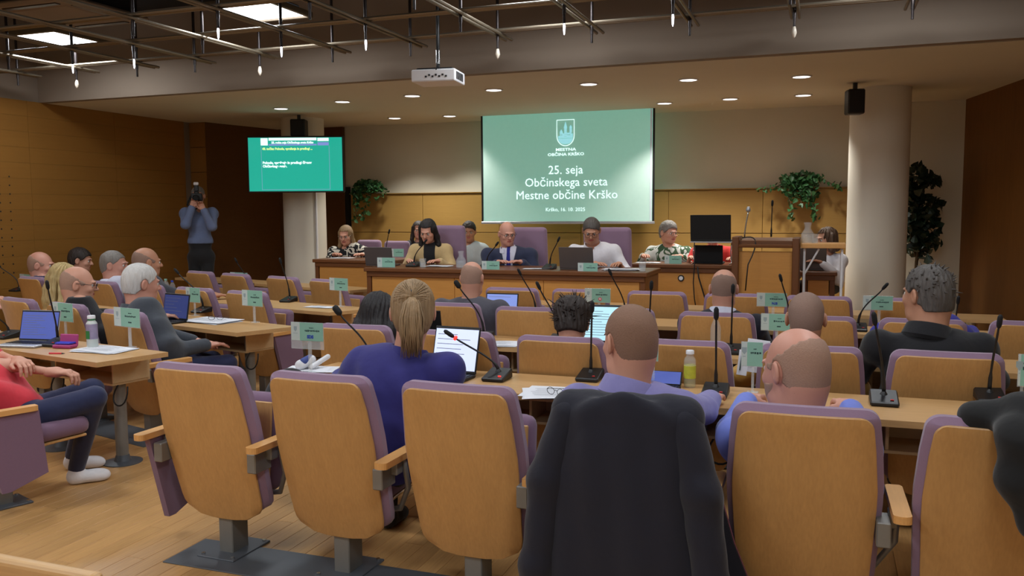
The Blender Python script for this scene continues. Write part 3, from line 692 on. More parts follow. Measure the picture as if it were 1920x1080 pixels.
# ------------------------------------------------------------------ row desks
DZ = .69
def c2(a): return (a.x, a.y)
def desk(name, label, p_left, p_right, depth, cutl=0, cutr=0, group='desks of the seating rows', legs=None, z=DZ):
    """p_left/p_right near-edge corners (x,y)"""
    a, b = Vector(p_left), Vector(p_right); d = b-a; L = d.length; rz = math.atan2(d.y, d.x)
    t = thing(name, label, 'desk', (a.x, a.y, 0), rz, group)
    pts = [(0,0),(L,0),(L+cutr,depth),(cutl,depth)]; th = .028
    vs = [(x,y,z-th) for x,y in pts]+[(x,y,z) for x,y in pts]
    vs += []
    MB().add(vs, [(3,2,1,0),(4,5,6,7),(0,1,5,4),(1,2,6,5),(2,3,7,6),(3,0,4,7)]).build('desktop', M['deskwood'], t)
    n = max(1, round(L/.6))
    e0, e1 = .02+max(0,cutl), L-.02+min(0,cutr)
    box(((e0+e1)/2, .33, z-th-.155), (e1-e0-.3, .26, .014), .002).build('shelf', M['shelfwood'], t)
    box(((e0+e1)/2, .44, z-th-.085), (e1-e0-.3, .014, .15), .002).build('shelf_back', M['shelfwood'], t)
    for k in range(n+1):
        x = e0+.15 + (e1-e0-.3)*k/n
        box((x, .33, z-th-.078), (.014, .25, .14), .002).build('shelf_divider', M['shelfwood'], t)
    # modesty board hanging from the far edge, bowed outline
    for lx in (legs if legs is not None else [e0+.25, (e0+e1)/2, e1-.25]):
        MB().add(*cyl((lx,.30,.012),(lx,.30,z-th),.037,n=20)).build('leg', M['steel'], t, 'auto')
        MB().add(*lathe([(.115,.0),(.115,.006),(.05,.014),(.038,.05)],(lx,.30,0),24)).build('foot_plate', M['steeld'], t, 'auto')
        MB().add(*tube(bez((lx+.08,.24,z-th-.16),(lx-.02,.2,z-th-.30),(lx+.20,.22,z-th-.34),(lx+.17,.24,z-th-.16),12),.005,6)).build('cable_loop', M['cable'], t, True)
    return t
desk('row_desk','long beech desk of the foreground row with microphones and lemon drink',(-2.60,3.68),(1.5,3.68),.47,.05)
desk('row_desk','long beech desk of the second row, behind the name plate of the blonde woman',(-2.62,4.93),(1.5,4.93),.45,.05)
desk('row_desk','long beech desk of the third row, in front of the navy suit man',(-2.62,6.18),(1.5,6.16),.44,.05)
desk('row_desk','long beech desk of the row nearest the head table',(-2.62,7.28),(1.3,7.26),.36,.05)
def ldesk(label, R_, L_, length, depth, cutr, legs, cutl=0):
    r = onz(*R_, DZ); l = onz(*L_, DZ); d = (l-r).normalized(); e = r + d*length
    return desk('row_desk', label, (e.x, e.y), (r.x, r.y), depth, cutl, cutr, legs=legs)
ldesk('left-block beech desk at the left edge with bottle, pencil case and open laptop',(181,680),(0,654),2.1,.44,.04,[.3,1.2,1.85])
ldesk('left-block beech desk with spread papers and glasses of the white-haired man',(444,624),(335,611),2.7,.46,.10,[.4,1.6,2.45])
ldesk('left-block beech desk with one sheet, below the left end of the dais',(617,586),(440,571),3.7,.44,.12,[.5,2.2,3.45])
desk('row_desk','left-block farthest beech desk beneath the photographer',(-7.9,8.95),(-4.75,8.0),.36,0,.05,legs=[.5,1.8,2.9])

# ------------------------------------------------------------------ dais furniture
def dais_table(label, x0, x1, y0, depth, ztop, zb=.2, rails=True, name='dais_table'):
    t = thing(name, label, 'table', (x0, y0, 0), 0, 'tables on the dais'); W = x1-x0
    box((W/2, depth/2, ztop-.02), (W+.03, depth, .04), .006).build('table_top', M['darkwood'], t)
    box((W/2, .035, ztop-.065), (W-.02, .03, .05), .003).build('apron', M['darkwood'], t)
    for s in (0.03, W-.03): box((s, depth/2, (ztop-.04+zb)/2), (.05, depth-.06, ztop-.04-zb), .004).build('side_panel', M['darkwoodv'], t)
    n = max(1, round(W/1.0))
    for k in range(n): box((.06+(W-.12)*(k+.5)/n, .05, (ztop-.09+zb+.05)/2), ((W-.12)/n-.004, .02, ztop-.09-zb-.05), .002).build('front_panel', M['daiswood'], t)
    return t
HT = dais_table('long dark-topped head table with beech front on the dais', -4.44, -1.53, 7.78, .72, .955)
a = onY(587,486,9.0); LT = dais_table('dark-edged side table of the woman in the floral blouse', a.x, -4.75, 9.0, .6, .955)
MB().add(*cyl((.75,.036,.80),(.75,.03,.80),.028,n=18)).build('cable_grommet', M['black'], LT)
a = onY(1182,492,9.3); b = onY(1372,495,9.3); RT = dais_table('dark-edged side table of the woman in green and white', a.x, b.x+.1, 9.3, .6, .94)
g = onY(1276,522,9.3); MB().add(*cyl((g.x-a.x,.037,g.z),(g.x-a.x,.028,g.z),.034,n=20)).build('cable_grommet', M['black'], RT); MB().add(*cyl((g.x-a.x,.03,g.z),(g.x-a.x,.024,g.z),.022,n=20)).build('grommet_cap', M['white'], RT)
a = onY(1503,509,9.2); b = onY(1567,509,9.2); ST = dais_table('small dark-edged table under the woman in the white jacket', a.x, b.x, 9.2, .5, a.z)
# lectern
a = onY(1372,450,8.55); b = onY(1500,450,8.55); W = b.x-a.x
t = thing('lectern', 'dark-framed wooden lectern with two gooseneck microphones', 'lectern', (a.x, 8.55, .2))
zt = a.z-.2
for s, hh in ((.035, zt+.03), (W-.035, zt+.02)): box((s, .2, hh/2), (.065, .42, hh), .006).build('side_panel', M['darkwoodv'], t)
box((W/2,.06,(zt-.1)/2), (W-.13,.025,zt-.12), .003).build('front_panel', M['daiswood'], t)
box((W/2,.2,zt-.03), (W-.13,.42,.03), .005, (R(8),0,0)).build('reading_top', M['darkwood'], t)
box((W/2,.045,zt-.04), (W-.13,.03,.07), .004).build('top_rail', M['darkwood'], t)
box((W/2,.2,.03), (W,.44,.06), .005).build('plinth', M['darkwood'], t)
a = onY(1502,463,8.6); b = onY(1586,463,8.6)
t = thing('side_shelf', 'small brown side shelf on white folding legs holding the glass carafe', 'shelf', (a.x, 8.6, 0)); W = b.x-a.x; SHZ = a.z+.03
box((W/2,.17,SHZ-.02), (W,.34,.045), .005).build('shelf_board', M['armwood'], t)
for s in (.03, W-.03): box((s,.05,(SHZ-.05+.2)/2), (.02,.02,SHZ-.05-.2), .002).build('leg', M['white'], t); box((s,.29,(SHZ-.05+.2)/2), (.02,.02,SHZ-.05-.2), .002).build('leg', M['white'], t)
MB().add(*cyl((.03,.05,SHZ-.30),(.16,.05,SHZ-.05),.009,n=8)).build('brace', M['white'], t)
# curved wooden rail in the nearest left corner
a = onz(-140,1004,.70); b = onz(204,1066,.70); d = b-a
t = thing('wooden_rail_desk', 'end of a beech desk with rounded edge at the bottom left corner', 'desk', (a.x, a.y, 0), math.atan2(d.y, d.x)); L = d.length
box((L/2,-.30,.60), (L,.46,.03), .012, None, 3).build('desktop', M['deskwood'], t)
box((L/2,-.03,.61), (L,.04,.18), .014, None, 3).build('front_board', M['deskwood'], t)
for s in (.1, L-.12): MB().add(*cyl((s,-.23,.0),(s,-.23,.59),.035,n=18)).build('leg', M['steel'], t, 'auto')
# ------------------------------------------------------------------ people: smooth-union distance fields polygonised with surface nets
def V3(*a): return np.array(a, dtype=np.float32)
def cap(a, b, ra, rb=None, k=.02, m=0, fl=None): 
    rb = ra if rb is None else rb; return dict(t='c', a=np.array(a, np.float32), b=np.array(b, np.float32), ra=ra, rb=rb, k=k, m=m, fl=fl)
def ell(c, r, Rm=None, k=.02, m=0, sub=False): return dict(t='e', a=np.array(c, np.float32), r=np.array(r, np.float32), R=np.eye(3, dtype=np.float32) if Rm is None else np.array(Rm, np.float32), k=k, m=m, sub=sub)
def sdf_field(prims, h, grow=0.0, pad=.02):
    lo = np.array([9.]*3); hi = -lo
    for p in prims:
        if p.get('sub'): continue
        if p['t'] == 'c': rr = max(p['ra'], p['rb']); l = np.minimum(p['a'], p['b'])-rr; u = np.maximum(p['a'], p['b'])+rr
        else: rr = p['r'].max(); l = p['a']-rr; u = p['a']+rr
        lo = np.minimum(lo, l); hi = np.maximum(hi, u)
    lo = lo - grow - pad; hi = hi + grow + pad
    n = np.ceil((hi-lo)/h).astype(int)+1
    D = np.full(n, .5, np.float32); Mt = np.zeros(n, np.int16); best = np.full(n, .5, np.float32)
    ax = [(lo[i] + h*np.arange(n[i])).astype(np.float32) for i in range(3)]
    for p in prims:
        mg = p['k'] + 3*h + grow + .01
        if p['t'] == 'c': rr = max(p['ra'], p['rb']); l = np.minimum(p['a'], p['b'])-rr-mg; u = np.maximum(p['a'], p['b'])+rr+mg
        else: rr = p['r'].max(); l = p['a']-rr-mg; u = p['a']+rr+mg
        i0 = np.maximum(0, np.floor((l-lo)/h).astype(int)); i1 = np.minimum(n, np.ceil((u-lo)/h).astype(int)+1)
        if (i1 <= i0).any(): continue
        sl = tuple(slice(a, b) for a, b in zip(i0, i1))
        X = ax[0][sl[0]][:,None,None]; Y = ax[1][sl[1]][None,:,None]; Z = ax[2][sl[2]][None,None,:]
        if p['t'] == 'c':
            a, b = p['a'], p['b']; ab = b-a; L2 = max(1e-9, float(ab@ab))
            px, py, pz = X-a[0], Y-a[1], Z-a[2]
            t = np.clip((px*ab[0]+py*ab[1]+pz*ab[2])/L2, 0, 1)
            d = np.sqrt((px-t*ab[0])**2+(py-t*ab[1])**2+(pz-t*ab[2])**2) - (p['ra']+(p['rb']-p['ra'])*t)
        else:
            Rm = p['R']; px, py, pz = X-p['a'][0], Y-p['a'][1], Z-p['a'][2]
            q = [px*Rm[0,i]+py*Rm[1,i]+pz*Rm[2,i] for i in range(3)]
            k0 = np.sqrt(sum((q[i]/p['r'][i])**2 for i in range(3))); k1 = np.sqrt(sum((q[i]/p['r'][i]**2)**2 for i in range(3)))+1e-6
            d = k0*(k0-1)/k1
        S = D[sl]
        if p.get('sub'):
            hh = np.maximum(p['k']-np.abs(S+d), 0)/p['k']; D[sl] = np.maximum(S, -d) + hh*hh*p['k']/4
        else:
            bb = best[sl]; mk = d < bb; bb[mk] = d[mk]; Mt[sl][mk] = p['m']
            hh = np.maximum(p['k']-np.abs(S-d), 0)/p['k']; D[sl] = np.minimum(S, d) - hh*hh*p['k']/4
    return D-grow, Mt, lo, ax
def nets(D, Mt, lo, h):
    I = D < 0; nx, ny, nz = D.shape
    cs = np.zeros((nx-1,ny-1,nz-1), np.int8)
    cor = [(i,j,k) for i in (0,1) for j in (0,1) for k in (0,1)]
    for i,j,k in cor: cs += I[i:nx-1+i, j:ny-1+j, k:nz-1+k]
    act = (cs > 0) & (cs < 8); ids = np.full(act.shape, -1, np.int32); A = np.argwhere(act)
    if len(A) == 0: return np.zeros((0,3)), np.zeros((0,4), int), np.zeros(0, int)
    ids[act] = np.arange(len(A))
    S = np.zeros((len(A),3)); C = np.zeros(len(A))
    for a in range(8):
        for b in range(a+1, 8):
            ca, cb = cor[a], cor[b]
            if sum(abs(ca[i]-cb[i]) for i in range(3)) != 1: continue
            da = D[A[:,0]+ca[0],A[:,1]+ca[1],A[:,2]+ca[2]]; db = D[A[:,0]+cb[0],A[:,1]+cb[1],A[:,2]+cb[2]]
            m = (da < 0) != (db < 0); t = np.where(m, da/np.where(m, da-db, 1), 0)
            for i in range(3): S[:,i] += np.where(m, ca[i]+t*(cb[i]-ca[i]), 0)
            C += m
    P = lo + h*(A + S/C[:,None])
    Q = []; MI = []
    for ax_ in range(3):
        sl0 = [slice(None)]*3; sl1 = [slice(None)]*3; sl0[ax_] = slice(0,-1); sl1[ax_] = slice(1,None)
        a, b = I[tuple(sl0)], I[tuple(sl1)]; E = np.argwhere(a != b); o1, o2 = (ax_+1)%3, (ax_+2)%3
        ok = (E[:,o1] > 0) & (E[:,o2] > 0) & (E[:,o1] < D.shape[o1]-1) & (E[:,o2] < D.shape[o2]-1); E = E[ok]
        ins = a[tuple(E.T)]
        def cell(d1, d2): c = E.copy(); c[:,o1] -= d1; c[:,o2] -= d2; return ids[tuple(c.T)]
        q = np.stack([cell(1,1), cell(0,1), cell(0,0), cell(1,0)], 1); q[~ins] = q[~ins][:,::-1]; Q.append(q)
        G = E.copy(); G[~ins, ax_] += 1; MI.append(Mt[tuple(G.T)])
    return P, np.concatenate(Q), np.concatenate(MI)
def np_mesh(name, P, Q, MI, mats, parent, smooth=True, loc=None):
    me = bpy.data.meshes.new(name); n = len(Q)
    me.vertices.add(len(P)); me.vertices.foreach_set('co', np.asarray(P, np.float32).ravel())
    me.loops.add(4*n); me.loops.foreach_set('vertex_index', np.asarray(Q, np.int32).ravel())
    me.polygons.add(n); me.polygons.foreach_set('loop_start', np.arange(0, 4*n, 4, dtype=np.int32)); me.polygons.foreach_set('loop_total', np.full(n, 4, np.int32))
    for m in mats: me.materials.append(m)
    me.polygons.foreach_set('material_index', np.asarray(MI, np.int32)); me.polygons.foreach_set('use_smooth', np.ones(n, bool))
    me.update(calc_edges=True); me.validate()
    return link(name, me, parent, loc)
def sdf_obj(name, prims, h, mats, parent, grow=0.0, post=None):
    D, Mt, lo, ax = sdf_field(prims, h, grow)
    if post is not None:
        X = ax[0][:,None,None]; Y = ax[1][None,:,None]; Z = ax[2][None,None,:]; D = post(D, X, Y, Z)
        D = np.broadcast_to(D, Mt.shape).copy()
        D[0]=D[-1]=.1; D[:,0]=D[:,-1]=.1; D[:,:,0]=D[:,:,-1]=.1
    P, Q, MI = nets(D, Mt, lo, h)
    if not isinstance(mats, (list, tuple)): mats = [mats]
    return np_mesh(name, P, Q, MI if len(mats) > 1 else np.zeros(len(Q)), mats, parent)
# canonical right hand (wrist at origin, fingers +y, back of hand +z, thumb towards -x), relaxed curl
def make_hand(curl=.55):
    pr = [ell((0,.045,0),(.040,.052,.016),k=.01), cap((0,-.02,0),(0,.02,0),.026,.028,k=.02), cap((-.028,.075,0),(.030,.07,0),.012,.011,k=.01)]
    for i, (x, L, r) in enumerate([(-.030,.078,.0092),(-.010,.086,.0095),(.011,.080,.009),(.030,.064,.008)]):
        a = np.array([x,.082-.004*abs(i-1),0]); c1 = curl*.55; c2 = curl*1.5; sp = (i-1.4)*.06
        b = a + L*.5*np.array([sp, math.cos(c1), -math.sin(c1)]); c = b + L*.3*np.array([sp*.5, math.cos(c2), -math.sin(c2)]); d = c + L*.25*np.array([0, math.cos(c2*1.25), -math.sin(c2*1.25)])
        pr += [cap(a,b,r*1.06,r,k=.004), cap(b,c,r,r*.93,k=.003), cap(c,d,r*.93,r*.8,k=.003)]
    pr += [cap((-.024,.018,-.004),(-.050,.050,-.014),.0145,.0115,k=.01), cap((-.050,.050,-.014),(-.052,.082,-.024),.0108,.0088,k=.004)]
    D, Mt, lo, ax = sdf_field(pr, .0037); P, Q, _ = nets(D, Mt, lo, .0037); return P, Q
HAND = {c: make_hand(c) for c in (.35, .9)}
def rotm(yaw=0, pitch=0, roll=0):
    """head attitude: yaw left +, pitch down + (nod), roll"""
    return np.array((Matrix.Rotation(yaw,3,'Z') @ Matrix.Rotation(-pitch,3,'X') @ Matrix.Rotation(roll,3,'Y')))
def nrm(v): v = np.array(v, float); return v/max(1e-9, np.linalg.norm(v))
def ik(S, Hn, L1, L2, hint):
    S, Hn = np.array(S, float), np.array(Hn, float); d = Hn-S; L = np.linalg.norm(d); L = min(L, (L1+L2)*.995); u = nrm(d); Hn = S+u*L
    a = (L1*L1 - L2*L2 + L*L)/(2*L); hh = math.sqrt(max(0, L1*L1-a*a)); hv = np.array(hint, float); hv = hv - u*(hv@u); hv = nrm(hv)
    return S + u*a + hv*hh, Hn
def head_prims(H, Rm, s, m=0, face=True, fat=1.0):
    T = lambda *p: H + Rm @ (np.array(p)*s); pr = []
    E_ = lambda c, r, k=.02, sub=False, mm=m: pr.append(ell(T(*c), np.array(r)*s, Rm, k=k*s, m=mm, sub=sub))
    E_((0,-.018,.030),(.0765,.098,.088)); E_((0,.032,-.030),(.064*fat,.064,.088),.03); E_((0,.048,-.082),(.047*fat,.042,.036),.03); E_((0,-.045,-.02),(.062,.062,.06),.03)
    if fat > 1.04: E_((0,.02,-.095),(.062*fat,.05,.035),.03)
    if face:
        E_((0,.088,.022),(.046,.014,.010),.012)
        pr.append(cap(T(0,.092,.008), T(0,.113,-.026), .0085*s, .0125*s, k=.010*s, m=m))
        E_((.010,.100,-.030),(.009,.009,.007),.006); E_((-.010,.100,-.030),(.009,.009,.007),.006)
        for sx in (-1,1): E_((sx*.031,.100,.000),(.017,.011,.011),.010,True); E_((sx*.042,.066,-.028),(.02,.018,.016),.02)
        E_((0,.091,-.058),(.023,.010,.0065),.006,mm=m+1 if m == 0 else m); E_((0,.076,-.103),(.018,.015,.014),.015)
    for sx in (-1,1):
        c, s_ = math.cos(.35), math.sin(.35)
        Re = Rm @ np.array([[c,-s_*sx,0],[s_*sx,c,0],[0,0,1]])
        pr.append(ell(T(sx*.083,-.012,-.008), np.array((.0085,.021,.034))*s, Re, k=.008*s, m=m)); pr.append(ell(T(sx*.091,-.006,-.004), np.array((.006,.011,.019))*s, Re, k=.005*s, m=m, sub=True))
    return pr
HAIR = {
 # kind: thickness, region lambda(x,y,z)->negative where hair grows (head units)
 'short': (.011, lambda x,y,z: np.maximum((.90*y - z - .012)/1.35, -.0)*0 + (.90*y - z - .012)/1.35),
 'shortlow': (.008, lambda x,y,z: (.85*y - z - .0)/1.31),
 'thick': (.024, lambda x,y,z: (.80*y - z - .015)/1.28),
 'crop': (.0035, lambda x,y,z: (.86*y - z - .004)/1.32),
 'ring': (.0040, lambda x,y,z: np.maximum((.80*y - z - .022)/1.28, (z - .048 + .55*(y+.02))/1.14)),
 'ringfull': (.0075, lambda x,y,z: np.maximum((.80*y - z - .010)/1.28, (z - .062 + .30*(y+.04))/1.04)),
 'cropbald': (.0030, lambda x,y,z: np.maximum((.86*y - z - .010)/1.32, -(np.sqrt((x/.045)**2 + ((y-.03)/.075)**2)-1)*.045 + (z < .04)*.1*-1)),
}
def person(label, head, hy=0, hp=0, hr=0, hs=1.06, rot=0, pelvis=None, seatz=.38, name='person', top=('jacket','c_navy','long'), legs='c_trousers', skin='skin', hair=None, hands=None, curls=(.35,.35),
           face=True, glasses=None, collar=None, collar_h=.035, shoulder=.185, fat=1.0, chest=1.0, hb=.0055, extra=None, legsbuilt=True, front=None, tie=None, hints=None, lower=None, hdet=.0105, stand=None, mat_skin=None, neckr=.056, group=None, beard=None, headfat=1.0, shrug=0.0, knees=None, feet=None, shoe='c_shoe', loose=.010):
    """head: world position of the head centre; pelvis: world (x,y)"""
    px, py = pelvis; base = Vector((px, py, 0))
    t = thing(name, label, 'person', base, rot, group)
    Ri = np.array(Matrix.Rotation(-rot, 3, 'Z'))
    loc = lambda p: Ri @ (np.array(p, float) - np.array(base))
    H = loc(head); Rh = rotm(hy, hp, hr); s = hs
    Pv = np.array([0, 0, seatz+.11]); 
    T = lambda *p: H + Rh @ (np.array(p)*s)
    nk1 = T(0,-.030,-.055); NB = H + np.array([0,-.045,-.175-shrug])*s*1.0
    if hp > .3: NB = H + np.array([0,-.045-.10*math.sin(hp),-.165-shrug])*s
    ax_ = nrm(NB-Pv); up = ax_; TL = np.linalg.norm(NB-Pv); rt = np.array([1.,0,0]); fw = nrm(np.cross(up, rt)*1.0)
    fw = -fw if fw[1] < 0 else fw
    Rt = np.stack([rt, fw, up], 1)
    C = Pv + ax_*TL*.70; B = Pv + ax_*TL*.32; w = shoulder
    Sh = [NB + rt*sx*(w-.035) - up*.045 for sx in (-1, 1)]
    torso = lambda mm=0: [ell(Pv, (.165*chest*fat,.125*fat,.12), Rt, k=.06, m=mm), ell(B, (.150*chest*fat,.112*fat,.16), Rt, k=.08, m=mm), ell(C, (.160*chest,.112*chest,.15), Rt, k=.07, m=mm),
        cap(Sh[0]-up*.01, Sh[1]-up*.01, .056, .056, k=.05, m=mm), cap(NB-up*.05, NB-up*.01, .075, .062, k=.05, m=mm), cap(Sh[0]-up*.03, Sh[0]-up*.03+rt*.001, .06, k=.04, m=mm), cap(Sh[1]-up*.03, Sh[1]-up*.03+rt*.001, .06, k=.04, m=mm)]
    if hands is None: hands = [(-.17,.40,.735), (.17,.40,.735)]
    arms = []; armpr = []; hd = []
    for i, sx in enumerate((-1, 1)):
        hint = (sx*.55, -.35, -.9) if not hints or hints[i] is None else hints[i]
        E, W = ik(Sh[i], hands[i], .27, .245, hint); arms.append((Sh[i], E, W))
    slv = top[2]
    def arm_prims(mm, frac, r0=.052, r1=.043, r2=.034):
        out = []
        for S, E, W in arms:
            if frac <= 1: out.append(cap(S, S+(E-S)*frac, r0, r0+(r1-r0)*frac, k=.03, m=mm))
            else: out += [cap(S, E, r0, r1, k=.03, m=mm), cap(E, E+(W-E)*(frac-1), r1, r1+(r2-r1)*(frac-1), k=.025, m=mm)]
        return out
    # legs
    lp = []; ft = []
    if stand: 
        for i, sx in enumerate((-1,1)):
            hip = Pv + np.array([sx*.085,0,-.02]); foot = loc(stand[i]); knee = (hip+foot)/2 + np.array([0,.03,.03]); lp.append((hip, knee, foot+np.array([0,0,.08]))); ft.append(foot)
    else:
        for i, sx in enumerate((-1,1)):
            hip = Pv + np.array([sx*.085,.02,-.04]); kn = np.array([sx*.115,.43,seatz+.07]) if not knees else loc(knees[i]); fo = np.array([sx*.115,.45,.0]) if not feet else loc(feet[i])
            lp.append((hip, kn, fo+np.array([0,-.03,.09]))); ft.append(fo)
    leg_prims = lambda mm, sc=1.0: sum([[cap(a, b, .082*sc, .058*sc, k=.04, m=mm), cap(b, c, .056*sc, .040*sc, k=.02, m=mm)] for a, b, c in lp], [])
    # body: one continuous skin surface; coarse where clothed, fine at head and neck, joined under the collar
    skm = M[mat_skin or skin]
    bodyp = torso() + arm_prims(0, 2.0, .044, .037, .027) + [dict(p) for p in leg_prims(0, .88)] + [cap(NB-up*.05, nk1, neckr*1.08*s, neckr*s, k=.02)]
    D, Mt, lo, ax2 = sdf_field(bodyp, .014); D += .006; P1, Q1, M1 = nets(D, Mt, lo, .014)
    hpz = [cap(NB-up*.07, NB-up*.03, .07*s, .062*s, k=.03), cap(NB-up*.03, nk1, neckr*1.06*s, neckr*s, k=.03), cap(nk1, T(0,-.012,.0), neckr*s, neckr*.95*s, k=.03)] + head_prims(H, Rh, s, 0, face, headfat)
    D, Mt, lo, ax2 = sdf_field(hpz, hb); P2, Q2, M2 = nets(D, Mt, lo, hb)
    Ps, Qs, Ms = [P1, P2], [Q1, Q2+len(P1)], [M1*0, M2]
    n = len(P1)+len(P2)
    for i, (S, E, W) in enumerate(arms):
        yv = nrm((W-E)*np.array([1,1,.25 if not (extra and extra.get('rawhand')) else 1])); zz = np.array([0,0,1.]) if abs(yv[2]) < .9 else np.array([0,-1.,0])
        if extra and extra.get('palm'): zz = np.array(extra['palm'][i], float)
        xv = nrm(np.cross(yv, zz)); zv = np.cross(xv, yv); hp_, hq = HAND[.9 if curls[i] > .6 else .35]; sx = 1 if i == 0 else -1   # thumbs inwards
        q = hp_.copy(); q[:,0] *= -sx
        Pn = W + (q[:,0:1]*xv + q[:,1:2]*yv + q[:,2:3]*zv)*s*.95
        qq = hq + n; 
        if sx > 0: qq = qq[:, ::-1]
        Ps.append(Pn); Qs.append(qq); Ms.append(np.zeros(len(hq), int)); n += len(Pn)
    np_mesh('body', np.concatenate(Ps), np.concatenate(Qs), np.concatenate(Ms), [skm, M['lips']], t)
    # garment on the torso and arms
    frac = {'long': 1.93, 'short': .62, 'elbow': 1.15, 'three': 1.6}[slv]
    gp = torso() ; gp.pop(4); gp = gp + arm_prims(0, frac, .055, .047, .036)
    NBl, H0 = NB.copy(), H.copy(); axn = nrm(nk1-NB)
    hemz = seatz + .01 if not stand else seatz + .28
    wr = rng.uniform(0, 6, 6)
    def gpost(D, X, Y, Z):
        # shallow cloth folds
        D = D + .0035*np.sin(31*Z+14*X*np.sign(X)+wr[0]+2*np.sin(9*Y+wr[1])) * np.exp(-((Z-(Pv[2]+.12))/.16)**2) + .0022*np.sin(38*X+17*Z+wr[2]+2*np.sin(13*Z+wr[3]))
        px_, py_, pz_ = X-NBl[0], Y-NBl[1], Z-NBl[2]; tt = px_*axn[0]+py_*axn[1]+pz_*axn[2]
        rr = np.sqrt(np.maximum(0, px_*px_+py_*py_+pz_*pz_-tt*tt)) - (neckr+.008)*s
        cut = np.maximum(rr, -(tt+.012))      # cylinder above the neck base
        D = np.maximum(D, -cut); D = np.maximum(D, hemz - Z)
        return D
    g = sdf_obj(top[0], gp, hdet, M[top[1]], t, loose, gpost)
    lw = [ell(Pv, (.165*chest*fat,.125*fat,.12), Rt, k=.05)] + leg_prims(0) + ([ell(B, (.146*chest*fat,.108*fat,.16), Rt, k=.06)] if stand else [])
    sdf_obj('trousers' if not lower else lower, lw, .013, M[legs], t, .004, lambda D,X,Y,Z: np.maximum(D, np.minimum(Z-(Pv[2]+(.08 if not stand else .19)), .2-Y)))
    for i, fo in enumerate(ft):
        dirn = np.array([0,1.,0]) if not (extra and extra.get('toes')) else nrm(extra['toes'][i]); sd = np.cross(dirn, [0,0,1.]); Rf = np.stack([sd, dirn, np.array([0,0,1.])], 1)
        c = np.array(fo); so = [ell(c+dirn*.05+np.array([0,0,.035]), (.047,.085,.038), Rf, k=.03), ell(c-dirn*.035+np.array([0,0,.045]), (.038,.05,.05), Rf, k=.03), cap(c-dirn*.03+np.array([0,0,.05]), c-dirn*.03+np.array([0,0,.085]), .038, .035, k=.02), ell(c+dirn*.095+np.array([0,0,.03]), (.042,.05,.032), Rf, k=.02)]
        sdf_obj('shoe', so, .008, M[shoe], t, 0, lambda D,X,Y,Z: np.maximum(D, .004-Z))
    # collar
    if collar:
        cm, kind = collar; yv = nrm(np.cross(axn, rt)); yv = -yv if yv[1] < 0 else yv; xv = np.cross(yv, axn); o = NB + axn*.012
        r0 = (neckr+.006)*s; vs = []; fs = []; N = 28; g0 = .35 if kind != 'round' else 0
        for k in range(N+1):
            a = math.pi/2 + g0 + (2*math.pi-2*g0)*k/N; ca, sa = math.cos(a), math.sin(a)
            hgt = collar_h*(1.0 + .25*(-sa)) ; flare = .010
            for (rr, zz) in [(r0, -.012), (r0+.002, hgt), (r0+.005, hgt+.002), (r0+.009, hgt-.002), (r0+flare+.014, -.012 if kind != 'round' else -.004), (r0+.004, -.030)]:
                drop = -.018*max(0, sa)
                vs.append(o + xv*ca*rr*1.06 + yv*sa*rr*1.10 + axn*(zz+drop))
        for k in range(N if kind != 'round' else N):
            for j in range(6): fs.append((k*6+j, k*6+(j+1) % 6, (k+1)*6+(j+1) % 6, (k+1)*6+j))
        fs += [tuple(range(6))[::-1], tuple(range(N*6, N*6+6))]
        MB().add([tuple(v) for v in vs], fs).build('collar', M[cm], t, 'auto')
    fr = lambda X, Y, Z: ((X-C[0]), (X-C[0])*0 + (Y-C[1])*fw[1] + (Z-C[2])*fw[2], (Y-C[1])*up[1] + (Z-C[2])*up[2])
    if front:     # shirt or top showing in the V of the jacket
        fm, wv, zb = front
        def fpost(D, X, Y, Z):
            x_, y_, z_ = fr(X, Y, Z); lim = wv*np.clip((z_-zb)/(.26), 0, 1)+.004
            return np.maximum(np.maximum(D, np.abs(x_)-lim), np.maximum(-y_, zb-z_))
        sdf_obj('shirt_front', torso(), .007, M[fm], t, loose+.006, lambda D,X,Y,Z: np.maximum(fpost(D,X,Y,Z), -np.maximum(np.sqrt((X-NB[0])**2+(Y-NB[1])**2)-(neckr+.004)*s, NB[2]-.02-Z)))
        for sx in (-1,1):   # lapel edges
            pass
    if tie:
        def tpost(D, X, Y, Z):
            x_, y_, z_ = fr(X, Y, Z); lim = .018+.014*np.clip((.14-z_)/.25, 0, 1)
            return np.maximum(np.maximum(D, np.abs(x_)-lim), np.maximum(-y_, -.20-z_))
        tz = NB - axn*.03
        sdf_obj('tie', torso()+[cap(NB+fw*.062+up*-.02, NB+fw*.066-up*.04, .018, .013, k=.01)], .006, M[tie], t, loose+.012, lambda D,X,Y,Z: np.maximum(tpost(D,X,Y,Z), -np.maximum(np.sqrt((X-NB[0])**2+(Y-NB[1])**2)-(neckr-.004)*s, NB[2]-.0-Z)))
